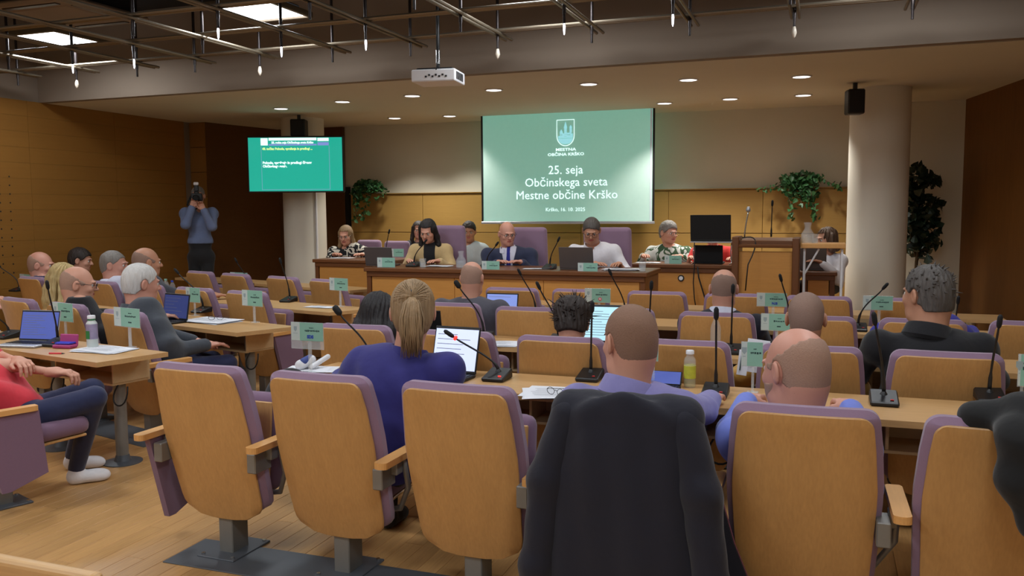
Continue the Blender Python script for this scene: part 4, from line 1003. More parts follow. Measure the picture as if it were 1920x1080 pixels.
    # hair
    def hairpost(region, amp, f_):
        def pst(D, X, Y, Z):
            dx, dy, dz = X-H[0], Y-H[1], Z-H[2]
            x = (dx*Rh[0,0]+dy*Rh[1,0]+dz*Rh[2,0])/s; y = (dx*Rh[0,1]+dy*Rh[1,1]+dz*Rh[2,1])/s; z = (dx*Rh[0,2]+dy*Rh[1,2]+dz*Rh[2,2])/s
            if amp: 
                an = np.arctan2(x, -(y)+.0); D = D + amp*np.sin(f_*an+3*np.sin(22*z)+4*np.sin(15*y))*.6 + amp*.5*np.sin(90*x+31*z)*np.sin(77*y+40*z)
            rg = region(x, y, z); rg = rg + .003*np.sin(60*x)+.002*np.sin(130*y) + (.0035*np.sin(210*x+90*z)*np.sin(190*y+60*x))
            rg = np.maximum(rg, -(z+.070))
            ear = np.minimum(np.sqrt((np.abs(x)-.086)**2+(y+.008)**2*1.1+((z+.008)*.72)**2)-.027, 1)
            return np.maximum(np.maximum(D, rg*s), -ear*s)
        return pst
    hd0 = [p for p in head_prims(H, Rh, s, 0, False, headfat)][:4] + [cap(T(0,-.03,-.055), NB+(nk1-NB)*.4, (neckr)*s, neckr*1.0*s, k=.03)]
    if hair:
        kind, hm = hair[0], hair[1]; par = hair[2] if len(hair) > 2 else {}
        if kind in HAIR:
            th, rg = HAIR[kind]; th = par.get('th', th)
            hp2 = [dict(p) for p in hd0] + [ell(T(*c), np.array(r)*s, Rh, k=.02) for c, r in par.get('add', [])]
            sdf_obj('hair', hp2, .0048 if hb < .005 else .0065, M[hm], t, th*s, hairpost(rg, par.get('amp', .0 if th < .006 else .003), par.get('f', 26)))
        else:
            # long styles: cap plus locks
            th = par.get('th', .020); rg = HAIR['thick'][1]
            locks = par['locks'](T, NB) if callable(par.get('locks')) else []
            cap_ = [dict(p) for p in hd0[:4]]; cap_[1] = dict(cap_[0]); 
            lk = sum([[cap(p_[i], p_[i+1], r_[i]*s, r_[i+1]*s, k=.02) for i in range(len(p_)-1)] for p_, r_ in locks], [])
            def lp_(D, X, Y, Z):
                dx, dy, dz = X-H[0], Y-H[1], Z-H[2]
                x = (dx*Rh[0,0]+dy*Rh[1,0]+dz*Rh[2,0])/s; y = (dx*Rh[0,1]+dy*Rh[1,1]+dz*Rh[2,1])/s; z = (dx*Rh[0,2]+dy*Rh[1,2]+dz*Rh[2,2])/s
                am = par.get('amp', .004); an = np.arctan2(x, -y)
                D = D + am*np.sin(par.get('f',30)*an+2.5*np.sin(18*z+2)) + am*.5*np.sin(110*x+9*z)*np.sin(80*y)
                facecut = np.maximum(np.maximum(np.abs(x)-par.get('fw',.055), .035-y), z-par.get('fz',.072))
                return np.maximum(D, -facecut*s)
            sdf_obj('hair', [ell(T(0,-.020,.028), np.array((.083,.105,.095))*s, Rh, k=.02), ell(T(0,-.05,-.03), np.array((.072,.066,.075))*s, Rh, k=.03)] + lk, .0055, M[hm], t, .006*s, lp_)
            if False: pass
            if par.get('strands'):
                r_ = random.Random(3); sm = MB()
                for k_ in range(par['strands']):
                    u_ = r_.gauss(0,.38); u_ = max(-1,min(1,u_)); v_ = r_.uniform(-1,1); L_ = r_.uniform(.14,.19)+.012*abs(u_)
                    P_ = [T(.012*u_,-.118-.008*v_,.045), T(.036*u_+.003*v_,-.140-.014*v_,.015), T(.052*u_,-.150-.018*v_,-.045), T(.050*u_+.004*math.sin(k_),-.142-.018*v_,-.10), T(.044*u_+.008*math.sin(k_*2.),-.130-.01*v_,-L_)]
                    sm.add(*tube(P_, [.0032*s,.0042*s,.0042*s,.0036*s,.0010*s], 5))
                for k_ in range(90):      # strands combed back from the temples and nape to the tie
                    a_ = r_.uniform(0, 2*math.pi); d_ = np.array([math.cos(a_), 0, math.sin(a_)])
                    P_ = []
                    for j_ in range(7):
                        f_ = j_/6; th_ = (1-f_)*(1.25 if math.sin(a_) > -.3 else .75)
                        P_.append(T(.0865*math.sin(th_)*math.cos(a_), -.022-.1085*math.cos(th_), .028+.017*f_+ .098*math.sin(th_)*math.sin(a_)))
                    sm.add(*tube(P_, [.0012*s]+[.0024*s]*5+[.0016*s], 4))
                o_ = sm.build('ponytail', M[hm], t, True); o_['kind'] = 'stuff'
            if par.get('tie'): MB().add(*tube([par['tie'](T)+Rh@(np.array([.022*math.cos(a),.0,.022*math.sin(a)])*s) for a in [i*math.pi/6 for i in range(12)]], .008*s, 6, True)).build('hair_tie', M['black'], t, True)
    if hair and len(hair) > 2 and hair[2].get('spikes'):
        r_ = random.Random(11); sm = MB(); L0 = hair[2]['spikes']
        for k_ in range(hair[2].get('nsp', 260)):
            a_ = r_.uniform(0, 2*math.pi); z_ = r_.uniform(-.55, 1); q_ = math.sqrt(1-z_*z_); d_ = np.array([q_*math.cos(a_), q_*math.sin(a_), z_])
            if d_[1] > .35 and d_[2] < .55: continue
            b_ = np.array([0,-.018,.030]) + d_*np.array([.0765,.098,.088])*1.05
            if .86*b_[1]-b_[2]-.01 > 0 or (abs(b_[0]) > .06 and abs(b_[1]) < .035 and b_[2] < .03): continue
            j_ = d_*L0*r_.uniform(.7,1.6) + np.array([r_.gauss(0,.5), r_.gauss(0,.5)-.3, r_.gauss(0,.4)+.1])*L0
            sm.add(*tube([T(*b_), T(*(b_+d_*L0*.5+j_*.2)), T(*(b_+d_*L0*.35+j_))], [.006*s,.0045*s,.0008*s], 4))
        o_ = sm.build('hair_tufts', M[hair[1]], t, True); o_['kind'] = 'stuff'
    if beard:
        bp_ = head_prims(H, Rh, s, 0, True, headfat)
        def bpost(D, X, Y, Z):
            dx, dy, dz = X-H[0], Y-H[1], Z-H[2]
            x = (dx*Rh[0,0]+dy*Rh[1,0]+dz*Rh[2,0])/s; y = (dx*Rh[0,1]+dy*Rh[1,1]+dz*Rh[2,1])/s; z = (dx*Rh[0,2]+dy*Rh[1,2]+dz*Rh[2,2])/s
            rg = np.maximum(np.maximum(z+.040-.35*np.maximum(0,.03-y), -y+.0), -.5*(z+.13)); lipcut = np.sqrt(x**2+((z+.056)*1.8)**2)-.026
            return np.maximum(np.maximum(D, rg*s), -np.maximum(lipcut, .06-y)*s)
        sdf_obj('beard', bp_[:3]+[b for b in bp_ if b['t'] == 'e'][-5:-4], .006, M[beard], t, .0035*s, bpost)
    if face:
        for sx in (-1, 1):
            e = MB(); c = T(sx*.031, .083, .0)
            vs, fs = lathe([(.0005,-.0125),(.006,-.011),(.0108,-.006),(.0125,0),(.0108,.006)], (0,0,0), 10); vs2, fs2 = lathe([(.0066,.0100),(.0045,.0117),(.001,.0125)], (0,0,0), 10)
            Rq = Rh @ np.array([[1,0,0],[0,0,1],[0,-1,0]], float)
            lid = .55 if hp > .2 else 1.0
            e.add([tuple(c + Rq@(np.array(v)*s)) for v in vs], fs, 0); e.add([tuple(c + Rq@(np.array(v)*s)) for v in vs2], fs2, 1); e.build('eye', [M['eyew'], M['iris']], t, True)
            MB().add(*tube([T(sx*.014,.099,.017), T(sx*.030,.099,.024), T(sx*.048,.086,.018)], [.0022*s,.0034*s,.0018*s], 6)).build('eyebrow', M['brow'] if not hair or 'grey' not in M[hair[1]].name else M[hair[1]], t, True)
    if glasses:
        gm = MB(); zc = .0
        for sx in (-1,1):
            gm.add(*tube([T(sx*.033+.023*math.cos(a), .112-.15*abs(.023*math.cos(a)), zc-.002+.017*math.sin(a)) for a in [i*math.pi/8 for i in range(16)]], .0016*s, 5, True))
            gm.add(*tube([T(sx*.056,.106,.006), T(sx*.080,.07,.008), T(sx*.088,-.01,.010), T(sx*.086,-.022,-.008)], .0018*s, 5))
        gm.add(*tube([T(-.011,.113,.002), T(0,.117,.004), T(.011,.113,.002)], .0016*s, 5)); gm.build('glasses', M[glasses], t, True)
    t['_h'] = 0; del t['_h']
    return t, dict(H=H, T=T, NB=NB, arms=arms, Pv=Pv, up=up, fw=fw, C=C, s=s, Rh=Rh)
def px_len(px, P):   # size in metres of px pixels at world point P
    d = -P[0]*math.sin(YAW)+P[1]*math.cos(YAW); return px*d/F_PX

F180 = math.pi
def look(rot, target_yaw): return target_yaw-rot
# ------------------------------------------------------------------ the people of the foreground row
def longlocks(side=1.0, drop=.30, back=True, r=.040, wav=0.0):
    def f(T, NB):
        out = []
        for sx in (-1,-.5,0,.5,1):
            if not back and abs(sx) < .9: continue
            top_ = T(sx*.072, -.045 if abs(sx) < 1 else -.005, .03); mid = T(sx*.092*side, -.075 if abs(sx) < 1 else -.02, -.08)
            end = T(sx*.105*side+wav, -.085 if abs(sx) < 1 else .0, -.08-drop*.5); e2 = T(sx*.10*side+wav*.5, -.09 if abs(sx) < 1 else .015, -.08-drop)
            out.append(([top_, mid, end, e2], [r, r, r*.85, r*.35]))
        return out
    return f
def pony(T, NB):
    out = [([T(0,-.105,.055), T(.0,-.135,.03), T(.005,-.145,-.05), T(.012,-.135,-.12), T(.0,-.125,-.185)], [.02,.030,.036,.030,.012])]
    for k, dx in enumerate((-.03,.03,-.015,.02)): out.append(([T(dx*.3,-.125,.03), T(dx*1.2,-.143,-.05), T(dx*1.5,-.135,-.12), T(dx*1.4,-.12,-.175+.01*k)], [.018,.02,.017,.006]))
    return out
hw_ = lambda x, y, Y: onY(x, y, Y)
person('woman with a dark-blonde ponytail in a royal blue blazer, seen from behind', hw_(774,584,3.40), hy=R(24), hp=.22, hs=1.10, rot=R(2), pelvis=(-1.83,3.20), top=('blazer','c_blueblazer','long'), hair=('long','h_blonde',dict(locks=None, strands=170, amp=.0018, f=44, tie=lambda T: T(0,-.118,.045), fw=.05, fz=.06)),
       hands=[(-.34,.40,.735),(.12,.30,.86)], curls=(.35,.9), shoulder=.24, chest=1.2, collar=('c_blueblazer','fold'), collar_h=.028, hb=.0046, hdet=.0085, loose=.014)
person('short-haired man in a lilac shirt, foreground, jacket hung on his chair', hw_(1180,638,3.16), hy=R(42), hp=.10, hs=1.12, rot=R(0), pelvis=(-.63,3.20), top=('shirt','c_lilac','long'), hair=('crop','st_brown',dict(th=.0042)), skin='skin',
       hands=[(-.22,.44,.735),(.2,.44,.735)], shoulder=.235, chest=1.22, fat=1.1, collar=('c_lilac','fold'), collar_h=.045, hb=.0044, hdet=.0085, headfat=1.05, neckr=.064)
person('balding man with grey stubble in a light blue shirt, foreground, head turned left', hw_(1490,690,3.18), hy=R(42), hp=.14, hs=1.19, rot=R(2), pelvis=(-.03,3.22), top=('shirt','c_ltblue','long'), hair=('ring','st_grey',dict(th=.004)), skin='skinp', beard='st_grey',
       hands=[(-.24,.42,.735),(.16,.42,.735)], shoulder=.240, chest=1.25, fat=1.15, collar=('c_ltblue','fold'), collar_h=.04, hb=.0044, hdet=.0085, headfat=1.10, neckr=.066)
# second row
person('long dark-haired woman in the second row, seen from behind', hw_(712,590,4.62), hy=R(-8), hp=.2, hs=1.10, rot=R(2), pelvis=(-2.50,4.54), top=('jumper','c_blacktop','long'), hair=('long','h_black',dict(locks=longlocks(1.05,.22,True,.045), amp=.003)), shoulder=.18, hb=.0065)
person('person with spiky dark hair in the second row, bent over a bright laptop', hw_(1073,608,4.62), hy=R(8), hp=.5, hs=1.06, rot=0, pelvis=(-1.27,4.52), top=('jumper','c_slate','long'), hair=('thick','h_dark',dict(th=.018, amp=.004, f=34, spikes=.026, add=[((0,-.05,.06),(.08,.08,.06))])), shoulder=.18, hb=.006)
person('man with cropped grey hair in a mustard top, second row', hw_(1511,596,4.62), hy=R(2), hp=.08, hs=1.10, rot=R(0), pelvis=(-.06,4.55), top=('jumper','c_mustard','long'), hair=('crop','st_dark'), skin='skint', hands=[(-.30,.30,.68),(.16,.40,.735)], hints=[(-1,-.3,-.6),None], collar=None, shoulder=.185, hb=.0055, neckr=.06)
person('heavy grey-haired man in a black jacket, second row, face turned left', hw_(1738,552,4.62), hy=R(36), hp=.05, hs=1.13, rot=R(3), pelvis=(.55,4.58), top=('jacket','c_blacktop','long'), hair=('short','h_dgrey',dict(th=.010, amp=.003, f=30, spikes=.012, nsp=110, add=[((0,-.01,.07),(.06,.07,.045))])), skin='skint',
       hands=[(-.30,.40,.735),(.24,.40,.735)], shoulder=.262, chest=1.35, fat=1.25, collar=('c_blacktop','fold'), collar_h=.04, hb=.006, headfat=1.08, neckr=.07)
# third row
person('bald man in a dark grey T-shirt, third row, before an open laptop', hw_(886,521,5.85), hy=R(2), hp=.15, hs=1.0, rot=R(2), pelvis=(-2.42,5.78), top=('t_shirt','c_greytee','short'), hair=('ring','st_grey',dict(th=.003)), hands=[(-.22,.40,.735),(.22,.40,.735)], shoulder=.262, chest=1.3, hb=.006, headfat=1.05, neckr=.062, collar=('c_greytee','round'), collar_h=.012)
person('bald man in a navy suit jacket with pale collar, third row', hw_(1357,540,5.84), hy=R(6), hp=.06, hs=1.05, rot=R(0), pelvis=(-.63,5.76), top=('suit_jacket','c_navy','long'), hair=('ring','st_dark',dict(th=.0028)), shoulder=.25, chest=1.2, collar=('c_whiteshirt','fold'), collar_h=.042, hb=.006, headfat=1.08, neckr=.062)
person('person in royal blue, third row, head hidden behind the heavy man in black', hw_(1722,560,5.75), hy=R(4), hp=.3, hs=1.0, rot=R(0), pelvis=(.70,5.78), top=('jacket','c_royal','long'), hair=('short','h_brown'), shoulder=.25, chest=1.2, hb=.0075, hands=[(-.28,.40,.735),(.2,.40,.735)])
# left block
person('white-haired man in a dark grey jacket, left block at the aisle', hw_(266,531,4.78), hy=R(-4), hp=.12, hs=1.12, rot=R(-24), pelvis=(-4.29,4.70), top=('jacket','c_slate','long'), hair=('short','h_white',dict(th=.0095, amp=.002, f=20)), skin='skinp', hands=[(-.06,.28,.60),(.12,.27,.60)], shoulder=.235, chest=1.22, fat=1.15, collar=('c_slate','fold'), collar_h=.035, hb=.0055, headfat=1.08, neckr=.064, legs='c_jeans')
person('bald man with dark glasses in a black top, left block', hw_(148,533,5.02), hy=R(-26), hp=.12, hs=1.13, rot=R(-22), pelvis=(-5.10,4.96), top=('t_shirt','c_blacktop','elbow'), hair=('ring','st_grey',dict(th=.0025)), skin='skin', glasses='black', shoulder=.22, chest=1.15, hb=.0055, headfat=1.05, neckr=.062, hands=[(-.1,.40,.735),(.18,.36,.735)], collar=('c_blacktop','round'), collar_h=.012)
def blondelocks(T, NB):
    out = []
    for k, (dx, dy, w_) in enumerate([(-.09,.0,.03),(-.06,-.07,.03),(-.01,-.10,.03),(.05,-.08,.028),(-.12,.02,.026),(-.03,-.11,.03),(.085,-.02,.026)]):
        out.append(([T(dx*.5,dy*.5,.07), T(dx,dy,-.02), T(dx*1.25+.015*math.sin(k),dy*1.1,-.12), T(dx*1.3-.02*math.sin(k*2),dy*1.1,-.22), T(dx*1.4,dy,-.32)], [w_,w_,w_*.9,w_*.9,w_*.4]))
    return out
person('woman with long wavy light-blonde hair, left block', hw_(122,520,6.5), hy=R(-20), hp=.15, hs=1.12, rot=R(-14), pelvis=(-6.95,6.72), seatz=.30, top=('cardigan','c_palewhite','long'), hair=('long','h_lblonde',dict(locks=blondelocks, amp=.007, f=22)), hb=.007)
person('grey-haired man in a white shirt, left block, in profile', hw_(215,497,6.62), hy=R(-50), hp=.05, hs=1.17, rot=R(-16), pelvis=(-6.38,6.58), top=('shirt','c_whiteshirt','short'), hair=('shortlow','h_grey',dict(th=.006)), skin='skinp', shoulder=.22, chest=1.15, collar=('c_whiteshirt','fold'), hb=.006, headfat=1.06, neckr=.062, legs='c_trousers')
person('bald man in a dark grey jacket, left block, in profile', hw_(276,492,6.45), hy=R(-14), hp=.05, hs=1.17, rot=R(-16), pelvis=(-5.80,6.42), top=('jacket','c_greyjkt','long'), hair=('ring','st_dark',dict(th=.0028)), skin='skint', shoulder=.235, chest=1.15, collar=('c_greyjkt','fold'), hb=.006, headfat=1.05, neckr=.062)
person('dark-haired person in the left block, half hidden behind the bald man with glasses', hw_(152,488,7.55), hy=R(-45), hp=.15, hs=1.10, rot=R(-16), pelvis=(-7.95,7.50), seatz=.32, top=('jacket','c_greyjkt','long'), hair=('short','h_dark',dict(th=.016, amp=.004)), hb=.007)
person('bald man in a navy suit with white collar at the left wall', hw_(78,497,6.85), hy=R(-45), hp=.1, hs=1.17, rot=R(-16), pelvis=(-7.55,6.82), seatz=.38, top=('suit_jacket','c_navysuit','long'), hair=('ring','st_grey',dict(th=.004)), skin='skinp', shoulder=.21, collar=('c_whiteshirt','fold'), hb=.0065, headfat=1.05, neckr=.06)
# person in red at the left edge
rk = onz(168,742,.56); rf = onz(165,888,0); 
person('person in a red top and dark jeans at left edge, arms folded', hw_(-62,575,3.46), hy=0, hp=.1, hs=1.1, rot=R(-50), pelvis=(-4.06,3.34), seatz=.36, top=('red_top','c_red','short'), legs='c_jeans', hair=('short','h_brown'),
       hands=[(.10,.17,.70),(-.06,.21,.66)], hints=[(-1,.0,-.8),(1,.3,-.8)], curls=(.9,.9), shoulder=.20, knees=[(-3.90,3.72,.53),(-3.72,3.56,.53)], feet=[(-4.18,3.86,0),(-3.94,3.66,0)], shoe='c_sneaker', extra=dict(toes=[(.0,1,0),(-.2,1,0)]), fat=1.1, chest=1.1)
# person whose bare forearm enters at the left edge
_h = onY(60,549,5.0); _b = Vector((-6.35,5.02,0)); _l = Matrix.Rotation(R(30),3,'Z') @ (_h-_b)
person('person in white at the left edge, only a bare forearm in the photo', hw_(-90,520,5.2), hs=1.05, rot=R(-30), pelvis=(-6.35,5.02), top=('t_shirt','c_whiteshirt','short'), hair=('short','h_dark'), hands=[(-.1,.34,.74),tuple(_l)], hints=[None,(.2,-.5,-.8)], hb=.0075)
# ------------------------------------------------------------------ the dais
DSEAT = .64
person('bald man in a navy suit with blue tie and glasses at the head table', hw_(951,438,8.62), hy=R(26), hp=.22, hs=1.03, rot=F180+R(10), pelvis=(-3.16,8.85), seatz=DSEAT, top=('suit_jacket','c_suit','long'), front=('c_whiteshirt',.075,-.12), tie='c_tie', hair=None, skin='skinp', glasses='black',
       hands=[(-.12,.36,.985),(.14,.38,.985)], shoulder=.268, chest=1.15, fat=1.1, collar=('c_whiteshirt','fold'), hb=.0055, neckr=.06, headfat=1.03)
person('dark-haired man with glasses in a white short-sleeved shirt at the head table', hw_(1109,432,8.60), hy=R(6), hp=.45, hs=1.05, rot=F180+R(6), pelvis=(-2.17,8.85), seatz=DSEAT, top=('shirt','c_white','elbow'), hair=('short','h_dgrey',dict(th=.008, amp=.002)), skin='skint', glasses='black', collar=('c_white','fold'),
       hands=[(-.20,.40,.985),(.06,.38,.985)], shoulder=.24, chest=1.2, fat=1.15, hb=.0055, headfat=1.05, neckr=.062)
person('woman with long dark hair in a beige blazer at the head table', hw_(802,433,8.60), hy=R(-6), hp=.42, hs=1.02, rot=F180+R(12), pelvis=(-4.12,8.85), seatz=DSEAT, top=('blazer','c_beige','long'), front=('c_blacktop',.06,-.22), hair=('long','h_black',dict(locks=longlocks(.92,.17,False,.026), amp=.002, fw=.056, fz=.068)),
       hands=[(-.12,.40,.985),(.22,.40,.985)], shoulder=.205, chest=1.1, fat=1.15, hb=.0055)
person('woman with glasses and tied-back blonde hair in a black and white floral blouse', hw_(648,441,9.68), hy=R(-2), hp=.28, hs=1.0, rot=F180+R(14), pelvis=(-5.72,9.88), seatz=DSEAT, top=('blouse','c_floral','long'), hair=('long','h_blonde',dict(locks=longlocks(.9,.14,False,.02), amp=.001, fw=.056, fz=.07)), glasses='chrome',
       hands=[(-.18,.42,.985),(.20,.42,.985)], shoulder=.24, chest=1.05, hb=.006)
person('man with short dark hair in a pale shirt behind the tall purple chair', hw_(879,434,10.2), hy=R(20), hp=.15, hs=1.05, rot=F180+R(0), pelvis=(-4.22,10.35), seatz=DSEAT, top=('shirt','c_palewhite','short'), hair=('short','h_dark',dict(th=.012)), skin='skint', shoulder=.20, collar=('c_palewhite','fold'), hb=.007)
person('dark-haired woman almost hidden behind the beige blazer woman', hw_(785,431,10.4), hy=R(14), hp=.1, hs=.95, rot=F180+R(14), pelvis=(-5.05,10.55), seatz=DSEAT, top=('jumper','c_slate','long'), hair=('long','h_dark',dict(locks=longlocks(.9,.1,False,.024), amp=.001)), hb=.007)
person('grey short-haired woman in a green and white patterned top, head turned aside', hw_(1254,436,9.98), hy=R(46), hp=.12, hs=1.04, rot=F180+R(0), pelvis=(-1.70,10.15), seatz=DSEAT, top=('blouse','c_greenwhite','long'), hair=('short','h_grey',dict(th=.016, amp=.003, add=[((0,0,.07),(.06,.06,.045))])), shoulder=.235, chest=1.2, fat=1.2,
       hands=[(-.20,.42,1.0),(.24,.42,1.0)], hb=.006, glasses='chrome')
person('person in a red top behind the small black laptop, head hidden', hw_(1336,438,9.95), hy=R(0), hp=.2, hs=1.0, rot=F180+R(0), pelvis=(-1.18,10.10), seatz=DSEAT, top=('red_top','c_redtop','short'), hair=('short','h_brown'), hands=[(-.26,.44,.99),(.22,.42,.99)], shoulder=.22, chest=1.15, hb=.0075)
person('woman with wavy brown hair in a white jacket behind the side shelf', hw_(1549,449,9.62), hy=R(-28), hp=.1, hs=1.0, rot=F180-R(25), pelvis=(.02,9.80), seatz=DSEAT, top=('jacket','c_white','long'), hair=('long','h_brown',dict(locks=longlocks(.95,.03,True,.034), amp=.006, f=14)), skin='skint', hands=[(-.15,.40,.98),(.15,.40,.98)], shoulder=.175, hb=.006)
# photographer, standing
ph = hw_(371,367,9.3); ph_t, ph_i = person('standing photographer in a pale blue shirt and black trousers, camera at his eye', ph, hy=R(0), hp=.02, hs=1.0, rot=F180+R(34), pelvis=(ph.x-.0,ph.y+.02), seatz=.84, top=('shirt','c_photoblue','long'), hair=('short','h_grey',dict(th=.008)), skin='skin',
       hands=[(-.07,.20,1.565),(.07,.19,1.60)], hints=[(-.35,.1,-1),(.35,.1,-1)], extra=dict(rawhand=1), curls=(.9,.9), stand=[(ph.x+.12,ph.y-.04,0),(ph.x-.12,ph.y+.02,0)], shoulder=.205, collar=('c_photoblue','fold'), hb=.006)
M['c_lining'] = mat('lining_edge', (120,66,84), .6)
# ------------------------------------------------------------------ garments hung on chairs
def jacket_on_chair():
    X0, Y0 = -.625, 2.84
    t = thing('suit_coat', 'dark navy jacket hung over the back of the fourth foreground chair', 'jacket', (X0, Y0, 0))
    sh = [cap((-.16,.015,.80),(.16,.015,.80),.075,k=.05)]
    body = [ell((0,-.035,.62),(.225,.055,.30),k=.06), ell((0,-.045,.40),(.245,.065,.33),k=.06), ell((.03,-.05,.22),(.28,.07,.28),k=.06), cap((-.20,.02,.83),(.20,.02,.83),.058,k=.04), cap((-.195,.045,.858),(.195,.045,.858),.042,k=.03)]
    sl = []
    def fold(D, X, Y, Z):
        D = D + .006*np.sin(19*X+1.5*np.sin(4*Z)+1)*np.clip((.85-Z)*2.2,0,1) + .003*np.sin(47*X+5*Z) + .003*np.sin(9*Z+12*X)
        return np.maximum(D, .02-Z)
    sdf_obj('jacket_back', body, .008, M['c_navy'], t, .004, fold)
    for s in (-1,1):
        o = .018 if s > 0 else 0
        a = [cap((s*.205,.01,.822),(s*.262,-.045,.60),.060,.064,k=.05), cap((s*.262,-.045,.60),(s*(.295+o),-.075,.30),.066,.058,k=.03), cap((s*(.295+o),-.075,.30),(s*(.30+o*2),-.06,.05),.058,.050,k=.03)]
        sdf_obj('sleeve', a, .008, M['c_navy'], t, .0, lambda D,X,Y,Z: D + .0030*np.sin(16*Z+22*X*s) + .0015*np.sin(41*Z+8*Y+20*X))
    # front panel hanging forward on the right with a thin lining edge
    P = [(.30,.06,.62),(.36,.08,.40),(.44,.09,.20),(.50,.09,.03)]; Q = [(.24,.06,.66),(.26,.07,.40),(.28,.08,.20),(.30,.08,.03)]
    mb = MB(); n = len(P)
    for off in (0,.012): mb.v += [(p[0],p[1]+off,p[2]) for p in P] + [(q[0],q[1]+off,q[2]) for q in Q]
    fs = [(i,i+1,n+i+1,n+i) for i in range(n-1)]; mb.f = fs + [tuple(k+2*n for k in f[::-1]) for f in fs] + [(i,2*n+i,2*n+i+1,i+1) for i in range(n-1)]; mb.m = [0]*len(mb.f)
    mb.build('jacket_front', M['c_navy'], t); MB().add(*tube([(p[0]+.004,p[1],p[2]) for p in P], .0022, 6)).build('lining_edge', M['c_lining'], t, True)
    MB().add(*tube([(-.20,-.052,.745),(-.05,-.062,.735),(.10,-.062,.74),(.20,-.052,.748)], .0022, 5)).build('seam', M['c_navy'], t, True)
jacket_on_chair()
t = thing('overcoat', 'black coat thrown over the corner of the far right foreground chair', 'coat', (.57, 2.86, 0))
pr = [cap((-.12,.08,.885),(.20,.06,.92),.05,.07,k=.05), cap((.02,.02,.90),(.10,-.06,.72),.07,.085,k=.06), cap((.10,-.06,.72),(.14,-.08,.55),.085,.07,k=.06), cap((.22,.0,.88),(.24,-.06,.58),.10,.07,k=.06), cap((-.10,.12,.87),(.0,.16,.80),.04,.06,k=.04), cap((.14,-.08,.58),(.24,-.07,.54),.06,.05,k=.04), cap((.02,.05,.93),(.3,.02,.95),.04,.06,k=.05), cap((-.02,-.05,.88),(-.015,-.085,.74),.05,.06,k=.05), cap((-.015,-.085,.74),(.03,-.09,.63),.06,.05,k=.05), cap((.0,-.07,.84),(.12,-.09,.62),.07,.07,k=.05)]
sdf_obj('coat_body', pr, .008, M['c_darkcoat'], t, .0, lambda D,X,Y,Z: D + .007*np.sin(26*X+9*Z+2*np.sin(11*Z)) + .004*np.sin(50*Z+21*X))
sdf_obj('coat_hood', [cap((.12,-.10,.80),(.26,-.10,.70),.045,.05,k=.03), cap((.10,-.09,.74),(.20,-.12,.62),.04,.045,k=.03)], .008, M['c_darkcoat'], t, .0, lambda D,X,Y,Z: D + .005*np.sin(30*X+20*Z))

# ------------------------------------------------------------------ things on the desks
def plate(px, py, w, h, Y, label, rz=0, post=None, mark=None, stand=True, zb=None):
    c = onY(px, py, Y); W, Hh = px_len(w, c), px_len(h, c)*1.04
    def edge(x_):
        v = ray(x_, py); ux, uy = math.cos(rz), math.sin(rz); det = v[0]*(-uy) + v[1]*ux
        return (v[0]*(c.y) - v[1]*(c.x))/det*1.0 if abs(det) > 1e-6 else 0
    W = abs(edge(px+w/2) - edge(px-w/2)); zb = DZ if zb is None else zb
    t = thing('name_plate', label, 'name plate', (c.x, Y, zb), rz, 'mint name plates'); z = c.z-zb
    bot = z - Hh/2
    hs_ = Hh*(1.45 if post == 'big' else 1.02)
    box((0,0,z-(hs_-Hh)/2), (W+.004,.003,hs_+.004), .001).build('acrylic_panel', M['acrylic'], t)
    pc = box((-W*.36,-.0022,z), (W*.27,.0012,Hh)).build('pale_card', M['mintpale'], t); mc = box((W*.135,-.0022,z), (W*.72,.0012,Hh)).build('mint_card', M['mint'], t)
    q = MB(); 
    out = [(-W*.36-.10*Hh, z+.28*Hh), (-W*.36+.10*Hh, z+.28*Hh), (-W*.36+.10*Hh, z+.10*Hh), (-W*.36, z-.02*Hh), (-W*.36-.10*Hh, z+.10*Hh)]
    q.add([(x,-.0031,zz) for x, zz in out], [(0,1,2,3,4)]); q.add(*bx((-W*.36,-.003,z-.1*Hh), (W*.14,.0005,Hh*.025))); q.build('card_crest', M['inkgrey'], pc)
    r_ = random.Random(int(px*7)); q = MB()
    def line(cx, zz, ww, hh):
        x = cx-ww/2
        while x < cx+ww/2:
            l = r_.uniform(.5,1.1)*hh; q.add(*bx((x+l/2,-.003,zz+r_.uniform(-.1,.1)*hh), (l*.75,.0005,hh*r_.uniform(.6,1)))); x += l
    line(W*.13, z+.22*Hh, W*.13, Hh*.055); line(W*.14, z+.06*Hh, W*(.42 if w > 24 else .3), Hh*.11); q.build('lettering', M['ink'], mc)
    if mark == 'red': MB().add(*lathe([(Hh*.13,0),(Hh*.13,.001)],(0,0,0),16)).build('party_emblem', M['c_red'], mc, loc=(W*.1,-.0025,z-.26*Hh), rot=(math.pi/2,0,0)); text('H', Hh*.2, mc, M['paper'], (W*.1,-.0042,z-.26*Hh), bold=.001)
    elif mark: text(mark[0], Hh*.24, mc, mark[1], (W*.1,-.0032,z-.28*Hh), bold=.0015)
    elif mark is None: box((W*.12,-.003,z-.26*Hh), (W*.13,.0006,Hh*.07)).build('party_mark', M['ink'], mc)
    if stand:
        pz = z-Hh*.4
        box((W*.05,.006,pz/2), (max(.012,W*.10),.006,pz)).build('stand_post', M['acrylic'] if post != 'big' else M['acrylic'], t)
        box((W*.05,.01,.004), (.05,.05,.006), .001).build('stand_foot', M['acrylic'], t)
    return t
BL = M['scr_blue']; ink_b = mat('blue_ink', (40,70,170), .6)
YA, YB, YC, YD = 4.02, 5.28, 6.52, 7.5
plate(576,622,60,33,onz(576,700,DZ).y,'large name plate on an acrylic stand left of the blonde woman',0,'big',('SDS',ink_b))
plate(1120.5,554,48,25,YC,'name plate with a red emblem, above the spiky dark hair',0,None,'red')
